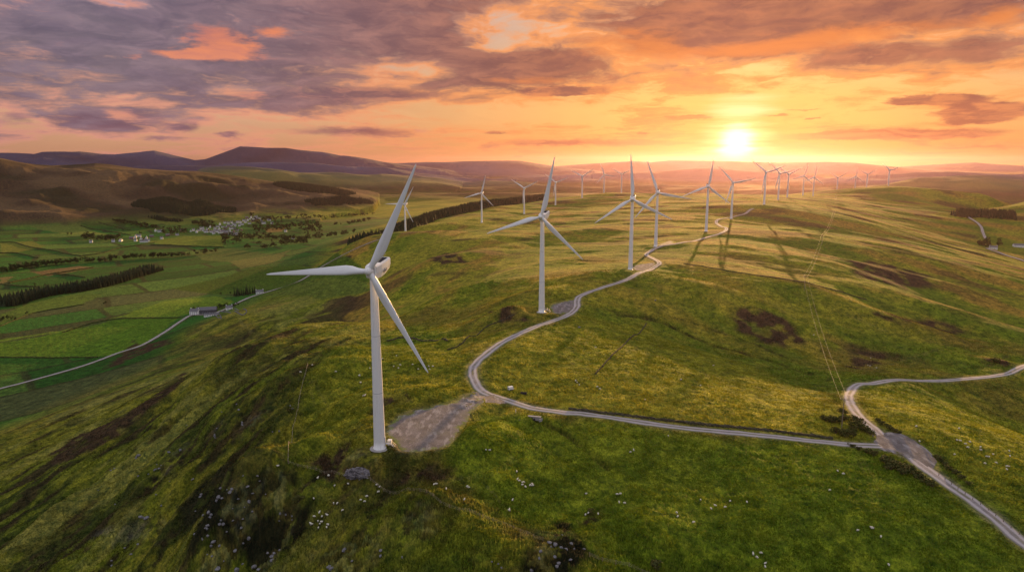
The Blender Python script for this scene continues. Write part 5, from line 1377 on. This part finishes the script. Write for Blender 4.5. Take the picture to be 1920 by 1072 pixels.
# ------------------------------------------------------------------ sheep
def sheep_mesh(graze, seed, lying=False):
    me = bpy.data.meshes.new('skeleton'); lz = .66 if not lying else .36
    hd = (.66, 0, lz - .36) if graze else (.72, 0, lz + .30)
    nk = (.52, 0, lz - .10) if graze else (.54, 0, lz + .14)
    ms = (.80, 0, lz - .52) if graze else (.90, 0, lz + .20)
    V_ = [(0, 0, lz), (.30, 0, lz + .01), nk, hd, ms, (-.32, 0, lz + .02), (-.50, 0, lz + .0), (-.58, 0, lz - .14)]
    Rr = [.27, .25, .13, .095, .055, .27, .17, .04]; E = [(0, 1), (1, 2), (2, 3), (3, 4), (0, 5), (5, 6), (6, 7)]
    for sx, b_ in ((.30, 1), (-.34, 5)):
        for sy in (-.15, .15):
            k = len(V_)
            if lying: V_ += [(sx, sy * 1.5, lz - .20), (sx + .18, sy * 1.9, .06)]; Rr += [.07, .04]; E += [(b_, k), (k, k + 1)]
            else: V_ += [(sx, sy, lz - .27), (sx + (.03 if sx > 0 else -.05), sy, .30), (sx + .01, sy, .02)]; Rr += [.085, .045, .04]; E += [(b_, k), (k, k + 1), (k + 1, k + 2)]
    for sy in (-.15, .15): V_.append((hd[0] - .05, sy, hd[2] + .05)); Rr.append(.03); E.append((3, len(V_) - 1))
    me.from_pydata(V_, E, [])
    o = bpy.data.objects.new('skeleton', me); COL.objects.link(o)
    sk = o.modifiers.new('skin', 'SKIN')
    for i, d in enumerate(me.skin_vertices[0].data): d.radius = (Rr[i], Rr[i])
    me.skin_vertices[0].data[0].use_root = True
    sb = o.modifiers.new('sub', 'SUBSURF'); sb.levels = 2; sb.render_levels = 2
    rm = o.modifiers.new('wool', 'REMESH'); rm.mode = 'VOXEL'; rm.voxel_size = .035; rm.use_smooth_shade = True
    cs_ = o.modifiers.new('soft', 'SMOOTH'); cs_.factor = .5; cs_.iterations = 4
    dg = bpy.context.evaluated_depsgraph_get(); out = bpy.data.meshes.new_from_object(o.evaluated_get(dg)); out.name = 'sheep'
    bpy.data.objects.remove(o); out.materials.clear(); out.materials.append(M['fleece']); out.materials.append(M['sheep_face'])
    for p in out.polygons:
        c = p.center
        p.material_index = 1 if c.x > hd[0] - .08 or (c.z < lz - .34 and c.x < .45 and not lying) else 0
        p.use_smooth = True
    return out
_tmp = bpy.data.meshes.new('t'); _tmp.from_pydata([(0, 0, 0), (0, 0, 1)], [(0, 1)], [])
SHEEP = [sheep_mesh(True, 1), sheep_mesh(False, 3)]
def seg(x0, y0, k, L): return [(x0 + x / k, y0 + y / k) for x, y in L]
FLOCK = [('white sheep in the flock gathered below the heather knoll at the lower left', seg(440, 790, 3.692, [(547, 536), (587, 634), (551, 660), (604, 662), (640, 650), (577, 694), (602, 698), (590, 712), (535, 716), (528, 712), (645, 718), (637, 737), (580, 740)])),
         ('white sheep scattered on the green slope under the grey rock face', seg(440, 790, 3.692, [(575, 392), (650, 378), (692, 448), (786, 434), (686, 570), (711, 571), (747, 617), (300, 310)])),
         ('white sheep by the fence corner beneath the rock face', seg(440, 790, 3.692, [(995, 490), (915, 521), (873, 545), (900, 556), (1003, 455), (985, 440)])),
         ('white sheep near the worn path right of the rock face', seg(440, 790, 3.692, [(1380, 440), (1395, 436), (1465, 470), (1610, 452), (1620, 460), (1590, 543), (1900, 618), (1740, 200), (1765, 202)])),
         ('white sheep in the tight huddle on the bare patch below the track fork', seg(940, 790, 3.802, [(115, 415), (128, 425), (148, 437), (158, 435), (150, 455), (172, 470), (205, 458), (220, 448), (222, 460)])),
         ('white sheep at the edge of the huddle below the track fork', seg(940, 790, 3.802, [(110, 360), (80, 562), (58, 636)])),
         ('white sheep in the middle of the bottom field', seg(940, 790, 3.802, [(605, 518), (825, 522), (848, 518), (840, 580), (878, 584)])),
         ('white sheep beside the dark bush in the bottom field', seg(940, 790, 3.802, [(600, 667), (620, 656), (690, 662)])),
         ('white sheep near the long straight track in the bottom field', seg(940, 790, 3.802, [(920, 220), (943, 208), (1190, 104)])),
         ('white sheep spread over the shaded centre of the bottom field', seg(940, 790, 3.802, [(1420, 562), (1495, 624), (1525, 602), (1595, 614), (1630, 570), (1750, 578), (1250, 652), (1257, 680), (1370, 722)])),
         ('white sheep in the group at the bottom edge of the field', seg(940, 790, 3.802, [(1795, 950), (1850, 940), (1822, 972), (1880, 1015), (1880, 1040)])),
         ('white sheep in the field just below the right junction', seg(1420, 790, 3.802, [(572, 355), (612, 376), (515, 492)])),
         ('white sheep near the bottom edge left of the corner track', seg(1420, 790, 3.802, [(715, 778), (812, 758), (820, 764), (880, 826), (935, 1025)])),
         ('white sheep in the sunlit field right of the junction', seg(1420, 790, 3.802, [(1133, 36), (1437, 50), (1422, 135), (1445, 140), (1483, 162), (1500, 188), (1515, 148), (1590, 186), (1592, 205), (1680, 236), (1635, 252), (1650, 255), (1405, 236), (1622, 302), (1702, 296), (1778, 322), (1792, 322), (1778, 345), (1800, 250), (1795, 212), (1155, 145)])),
         ('white sheep in the golden field inside the track bend', seg(940, 540, 3.696, [(653, 412), (515, 645), (540, 672), (525, 655), (665, 685), (683, 700), (995, 775), (1245, 635), (1380, 675), (1470, 537)])),
         ('white sheep on the brown slope above the far track bend', seg(1420, 540, 3.696, [(785, 485), (765, 535), (780, 540), (825, 553), (390, 325)])),
         ('white sheep in the field right of the junction, near the track verge', seg(1420, 540, 3.696, [(1100, 960), (1398, 975)])),
         ('white sheep in the green field behind the nearest tower', seg(600, 540, 2.821, [(405, 360), (425, 408), (390, 415), (415, 425), (490, 405), (575, 415), (597, 415), (580, 430), (520, 430), (210, 465), (215, 500), (235, 570), (330, 375)])),
         ('white sheep on the slope between the wire fence and the nearest tower', seg(520, 660, 4.465, [(490, 165), (685, 197), (775, 137), (697, 258), (722, 370), (738, 360), (293, 110), (195, 170)])),
         ('white sheep on the grass in front of the lower rock face fence', seg(520, 660, 4.465, [(340, 1055), (430, 1037)]))]
for lab, L in FLOCK:
    for i, (u, v) in enumerate(L):
        p = at(u, v + 1); p[2] += .03; o = link('sheep', SHEEP[int(RNG.choice([0, 0, 0, 1]))], loc=tuple(p)); o.rotation_euler = (0, 0, float(RNG.uniform(0, 6.28))); s = float(RNG.uniform(.78, .95)); o.scale = (s, s, s)
        tag(o, lab, 'sheep', 'sheep grazing round the turbines')

# ------------------------------------------------------------------ tussocky grass that catches the light
def grass(n=260000):
    rs = np.random.default_rng(5)
    az = rs.uniform(R(-40), R(40), n * 3); u = rs.uniform(0, 1, n * 3); d = 145 * (620 / 145) ** (u ** .9)
    x, y = d * np.sin(az), d * np.cos(az)
    i = np.clip(np.searchsorted(GD, d) - 1, 0, NR - 2); j = np.clip(np.searchsorted(GA, az) - 1, 0, NA - 2)
    te = TRACK_EDGE.reshape(Z.shape)[i, j]; clump = gnoise(x / 5, y / 5, 71) + .6 * gnoise(x / 22, y / 22, 72)
    land = LAND[i, j]; keep = (te > 1.2) & (clump > -.15 + rs.normal(0, .3, len(x))) & (CRAG[i, j] < .6) & (land.max(1) < .3)
    x, y, land, clump, d = x[keep][:n], y[keep][:n], land[keep][:n], clump[keep][:n], d[keep][:n]
    z = hgrid(x, y); m = len(x); nbld = 5
    h = (rs.uniform(.16, .42, m) * (1 + .6 * np.clip(clump, 0, 1)))[:, None]
    a = rs.uniform(0, 6.283, (m, nbld)); r = rs.uniform(.05, .35, (m, nbld)); w = .10 + .00016 * d[:, None]
    bx, by = x[:, None] + r * np.cos(a), y[:, None] + r * np.sin(a); lean = rs.uniform(.1, .5, (m, nbld)) * h
    tx, ty = bx + lean * np.cos(a), by + lean * np.sin(a); pa = a + 1.57 + rs.normal(0, .5, a.shape)
    zz = np.repeat(z[:, None], nbld, 1) - .05
    P0 = np.stack([bx - w * np.cos(pa), by - w * np.sin(pa), zz], -1); P1 = np.stack([bx + w * np.cos(pa), by + w * np.sin(pa), zz], -1); P2 = np.stack([tx, ty, zz + h * rs.uniform(.7, 1.2, a.shape)], -1)
    co = np.stack([P0, P1, P2], 2).reshape(-1, 3)
    me = np_mesh('grass', co, np.zeros((0, 4)), M['grass'], False, tris=np.arange(len(co)).reshape(-1, 3))
    at_ = me.attributes.new('land', 'FLOAT_COLOR', 'POINT'); c = np.ones((len(co), 4), F32)
    c[:, :3] = np.repeat(land * rs.uniform(.8, 1.35, (m, 1)), nbld * 3, 0); at_.data.foreach_set('color', c.ravel())
    tag(link('grass', me), kind='stuff')
def grass_material():
    m, b = newmat('grass_blades', .8, .1)
    c = mixc(1.0, attr('land'), (1.15, 1.12, .95), 'MULTIPLY')
    put(b.inputs['Base Color'], c)
    nt = m.node_tree; t = nt.nodes.new('ShaderNodeBsdfTranslucent'); S.nt.links.new(mixc(1.0, c, (.95, 1.0, .7), 'MULTIPLY').o, t.inputs['Color'])
    mx_ = nt.nodes.new('ShaderNodeMixShader'); mx_.inputs[0].default_value = .35
    nt.links.new(b.outputs[0], mx_.inputs[1]); nt.links.new(t.outputs[0], mx_.inputs[2]); nt.links.new(mx_.outputs[0], nt.nodes['Material Output'].inputs['Surface'])
    return m
M['grass'] = grass_material()
grass()
# ------------------------------------------------------------------ sky, sun, air, camera
def hx(s):
    c = [int(s[i:i + 2], 16) / 255 for i in (0, 2, 4)]
    return tuple(x / 12.92 if x <= .04045 else ((x + .055) / 1.055) ** 2.4 for x in c)
EXPO = 1.12
def build_world():
    w = bpy.data.worlds.new('World'); SC.world = w; w.use_nodes = True
    nt = w.node_tree; S.nt = nt
    bg = nt.nodes['Background']
    d = texco('Generated')
    x, y, z = sep(d)
    a = S._m('ARCTAN2', x, y) * 57.2958
    e = S._m('ARCSINE', mx(mn(z, 1.0), -1.0)) * 57.2958
    ep = mx(e, 0.0)
    sa, se = math.degrees(SUN_AZ), math.degrees(SUN_EL)
    da = S._m('ABSOLUTE', a - sa)
    # clear sky, by height
    low = mixc(ss(da, 4, 46), hx('ee9a44'), hx('d69e78'))
    midc = mixc(ss(da, 6, 44), hx('f0b46c'), hx('e0ae8c'))
    top = mixc(ss(da, 8, 48), hx('d6b29a'), hx('ab9cb2'))
    c = mixc(ss(e, .2, 4.2), low, midc)
    c = mixc(ss(e, 4.0, 11.5), c, top)
    sky = nt.nodes.new('ShaderNodeTexSky'); sky.sky_type = 'NISHITA'; sky.sun_disc = False
    sky.sun_elevation = SUN_EL; sky.sun_rotation = SUN_AZ; sky.air_density = 1.4; sky.dust_density = 3.0
    nis = mixc(1.0, S(sky.outputs['Color']), (.10, .10, .10), 'MULTIPLY')
    c = mixc(.12, c, nis)
    # cloud sheets, flattened towards the horizon
    el = pw(ep + .5, .62)
    p = vec(a * .105, el * 1.05, 0.0)
    wob = nz(p, 1.3, 4, .55, col=True)
    pp = vm('ADD', p, vm('MULTIPLY', vm('SUBTRACT', wob, (.5, .5, .5)), (.75, .50, 0)))
    n1 = nz(vm('MULTIPLY', pp, (1, 1.15, 1)), 1.05, 7, .58, .2)
    n2 = nz(vm('MULTIPLY', pp, (1, 1.5, 1)), 3.0, 6, .62, .25)
    n3 = nz(vm('MULTIPLY', pp, (1, 1.7, 1)), 8.5, 4, .6)
    fine = (n1 - .5) * 1.9 + (n2 - .5) * 1.2 + (n3 - .5) * .2
    # clouds placed by azimuth and elevation in degrees, edges torn by the noise
    wv = vec(a + (nz(vec(a * .22, ep * .55, 3.0), 1.0, 6, .66) - .5) * 8.0, e + (nz(vec(a * .22, ep * .55, 8.0), 1.0, 6, .66) - .5) * 2.0, 0.0)
    wv2 = vec(a + (nz(vec(a * .5, ep * 1.4, 3.0), 1.0, 5, .62) - .5) * 3.2, e + (nz(vec(a * .5, ep * 1.4, 8.0), 1.0, 5, .62) - .5) * .75, 0.0)
    def blob(u, v, ru, rv):
        az, t = ad(u, v); A, E = math.degrees(az), math.degrees(math.atan(t))
        k = .0448 * math.cos(az) ** 2
        q = vm('MULTIPLY', vm('SUBTRACT', wv if rv > 26 else wv2, (A, E, 0)), (1 / (ru * k), 1 / (rv * .0448 * math.cos(az)), 0))
        return ss(vm('LENGTH', q), .0, 1.5, 1, 0)
    def acc(L):
        t = None
        for u, v, ru, rv, k in L:
            b = blob(u, v, ru, rv) * k
            t = b if t is None else t + b
        return t
    CL = [(130, 60, 470, 120, .55), (330, 150, 420, 70, .40), (720, 60, 290, 90, .60), (560, 190, 320, 28, .35), (190, 225, 120, 26, 1.1), (30, 222, 60, 18, .6), (345, 238, 50, 12, .7), (690, 175, 175, 17, .7),
          (650, 247, 150, 12, .6), (430, 252, 36, 6, .6), (300, 260, 60, 7, .6), (960, 132, 150, 32, 1.15), (1080, 105, 70, 22, .5), (1062, 171, 90, 10, 1.3), (1385, 40, 190, 58, 1.35), (1270, 70, 90, 24, .8), (1720, 12, 170, 34, 1.25), (1610, 40, 80, 20, .6),
          (1610, 115, 110, 24, .55), (1850, 95, 90, 22, .45), (1750, 187, 105, 9, 1.3), (1850, 206, 105, 16, 1.35), (1835, 226, 75, 9, 1.2), (1670, 252, 250, 11, 1.1), (1290, 220, 45, 5, 1.0), (1462, 216, 34, 5, .8), (1515, 222, 24, 3, .8),
          (1120, 268, 240, 10, .55), (1850, 276, 150, 6, .45), (930, 248, 36, 4, .75), (1030, 268, 60, 5, .5), (1200, 250, 20, 3, .7), (780, 280, 150, 7, .4), (1520, 207, 70, 3, .6)]
    GAP = [(790, 130, 100, 20, .7), (935, 62, 50, 48, .55), (1040, 40, 110, 60, .42), (430, 166, 60, 11, .8), (60, 92, 60, 10, .6), (230, 178, 46, 6, .7), (230, 8, 40, 14, .6), (1430, 128, 80, 14, .8), (1700, 140, 170, 34, .35), (1860, 150, 100, 26, .45),
           (860, 215, 220, 26, .6), (1380, 205, 90, 30, .8), (1250, 195, 120, 18, .5), (520, 232, 120, 20, .3), (1660, 220, 120, 18, .6), (240, 275, 260, 14, .5), (1050, 215, 130, 20, .5), (900, 165, 60, 10, .3), (1180, 60, 60, 20, .2)]
    SMALL = [c_ for c_ in CL if c_[3] <= 18]; CL = [c_ for c_ in CL if c_[3] > 18]
    cov = fine * 1.0 + acc(CL) * .74 - acc(GAP) * .62 + ss(e, 3.0, 10.5) * .27 + ss(e, 11, 22) * .1 - .06
    body = ss(cov, -.06, .50)
    rim = ss(cov, -.30, .12) * ss(cov, .0, .50, 1, 0)
    thin = ss(acc(SMALL) + fine * .45, .20, .66)
    # cloud colours: lavender away from the sun, warm brown near it, orange undersides low down
    ccol = mixc(ss(da, 8, 50), hx('8a564c'), hx('6e6472'))
    ccol = mixc(ss(e, 1.5, 6.5), mixc(ss(da, 5, 46), hx('b25e38'), hx('7c5a68')), ccol)
    ccol = mixc(ss(n2, .35, .68) * .55, ccol, mixc(ss(da, 8, 50), hx('cc8258'), hx('998490')))
    rcol = mixc(ss(da, 10, 52), hx('ff9f52'), hx('e09a86'))
    c = mixc(rim * .9, c, rcol)
    c = mixc(body * .95, c, ccol)
    c = mixc(thin * .95, c, mixc(ss(n2, .42, .62) * .4, ccol, rcol))
    tex = nz(vm('MULTIPLY', pp, (1.2, 1.5, 1)), 1.7, 7, .58, .3)
    c = mixc(.25 + body * .75, c, mixc(1.0, c, mixc(ss(tex, .32, .70), (.86, .85, .90), (1.14, 1.10, 1.06)), 'MULTIPLY'))
    # clouds still catching the sun
    LIT = [(410, 78, 66, 30, 1.0), (400, 104, 105, 11, 1.0), (350, 103, 60, 9, .7), (520, 60, 44, 11, .8), (460, 180, 46, 8, .8), (225, 214, 40, 12, .8), (270, 226, 60, 10, .5), (365, 232, 30, 8, .5), (560, 262, 160, 7, .3), (800, 245, 24, 8, .5), (255, 107, 14, 7, .6)]
    lit = acc(LIT) + (n2 - .5) * 1.2 + (n3 - .5) * .8
    c = mixc(ss(lit, .15, 1.0) * .95, c, mixc(ss(n1, .40, .60), mixc(ss(e, 3, 11), hx('e39a7c'), hx('f08c60')), mixc(ss(e, 3, 11), hx('d08a80'), hx('c67a6c'))))
    LIT2 = [(1180, 85, 130, 30, .8), (1420, 95, 200, 16, .9), (1600, 62, 200, 18, .9), (1880, 30, 60, 24, .8), (1330, 150, 260, 24, .5), (1130, 190, 280, 20, .45), (1620, 160, 180, 14, .3), (1000, 150, 120, 10, .5)]
    lit2 = acc(LIT2) + (n2 - .5) * 1.0
    c = mixc(ss(lit2, .2, 1.0) * .8, c, hx('f08c44'))
    # the sun's glare: a broad warm halo and the bright core with its cloud-cut upper image
    q = vm('LENGTH', vec((a - sa) * .55, e - 2.2, 0.0))
    c = mixc(ss(q, 6.5, .5) * .45, c, (1.0, .46, .09))
    tear = (nz(vec(a * .10, e * 1.6, 5.0), 1.0, 5, .6) - .5)
    def core(u, v, ru, rv, lo=0.0, k=1.0):
        az, t = ad(u, v)
        q_ = vm('LENGTH', vec((a - math.degrees(az)) / (ru * .0448 * math.cos(az) ** 2), (e - math.degrees(math.atan(t))) / (rv * .0448 * math.cos(az)), 0.0))
        return ss(q_ + tear * k, 1.0, lo)
    c = mixc(core(1383, 262, 190, 66, 0, .9) * .6, c, (1.15, .62, .12))
    c = mixc(mx(core(1388, 208, 90, 24, 0, 1.4), core(1400, 184, 90, 13, 0, 1.2) * .6) * .75, c, (1.4, 1.0, .45))
    c = mixc(core(1381, 264, 84, 60, 0, 1.1), c, (1.5, 1.05, .40))
    c = mixc(core(1381, 268, 46, 42, .0, 1.1), c, (2.6, 2.1, 1.25))
    # the unseen upper and rear sky: pale dusk blue with lavender cloud
    rear = mixc(ss(n1, .42, .62), hx('dedae0'), hx('cac2ce'))
    rear = mixc(ss(e, 2, 26), hx('8c90b0'), rear)
    up = mixc(ss(e, 30, 75), rear, hx('e6e8f2'))
    c = mixc(mx(ss(e, 15, 30), ss(da, 62, 100)), c, up)
    c = mixc(ss(e, -.6, -4.0), c, hx('6b6256'))
    put(bg.inputs['Color'], mixc(1.0, c, (2 ** -EXPO,) * 3, 'MULTIPLY'))
    bg.inputs['Strength'].default_value = 1.0
    w.cycles.sampling_method = 'MANUAL'; w.cycles.sample_map_resolution = 1024
build_world()

sun = bpy.data.lights.new('sun', 'SUN'); sun.energy = 4.5; sun.angle = R(.3); sun.color = (1.0, .57, .20)
so = link('sun', sun, loc=(0, 0, 400))
SDIR = Vector((math.sin(SUN_AZ) * math.cos(SUN_EL), math.cos(SUN_AZ) * math.cos(SUN_EL), math.sin(SUN_EL)))
so.rotation_euler = SDIR.to_track_quat('Z', 'Y').to_euler()

def build_haze(density, g, colr):
    zt = max(float(Z.max()), ZC) + 8; zb = float(Z.min()) - 3
    L = 33000.0
    b = MB(); b.box((0, 0, (zt + zb) / 2), (2 * L, 2 * L, zt - zb))
    m = bpy.data.materials.new('haze_air'); m.use_nodes = True; nt = m.node_tree
    nt.nodes.remove(nt.nodes['Principled BSDF'])
    v = nt.nodes.new('ShaderNodeVolumePrincipled'); v.inputs['Density'].default_value = density; v.inputs['Anisotropy'].default_value = g; v.inputs['Color'].default_value = colr + (1,)
    nt.links.new(v.outputs[0], nt.nodes['Material Output'].inputs['Volume'])
    m.cycles.homogeneous_volume = True
    o = b.build('haze', m); tag(o, kind='stuff')
    return o
if HAZE: build_haze(HAZE, .76, (.36, .225, .30))

cam = bpy.data.cameras.new('camera'); cam.lens = 24.0; cam.sensor_width = 36.0; cam.clip_start = 1.0; cam.clip_end = 80000.0
co_ = link('camera', cam, loc=(0, 0, ZC)); co_.rotation_euler = (R(90) - PITCH, 0, 0); SC.camera = co_
SC.view_settings.view_transform = 'Standard'; SC.view_settings.look = 'None'; SC.view_settings.exposure = EXPO; SC.view_settings.gamma = 1.0
SC.cycles.use_denoising = True
SC.cycles.max_bounces = 6; SC.cycles.diffuse_bounces = 2; SC.cycles.glossy_bounces = 2; SC.cycles.volume_bounces = 0
SC.cycles.sample_clamp_indirect = 4.0
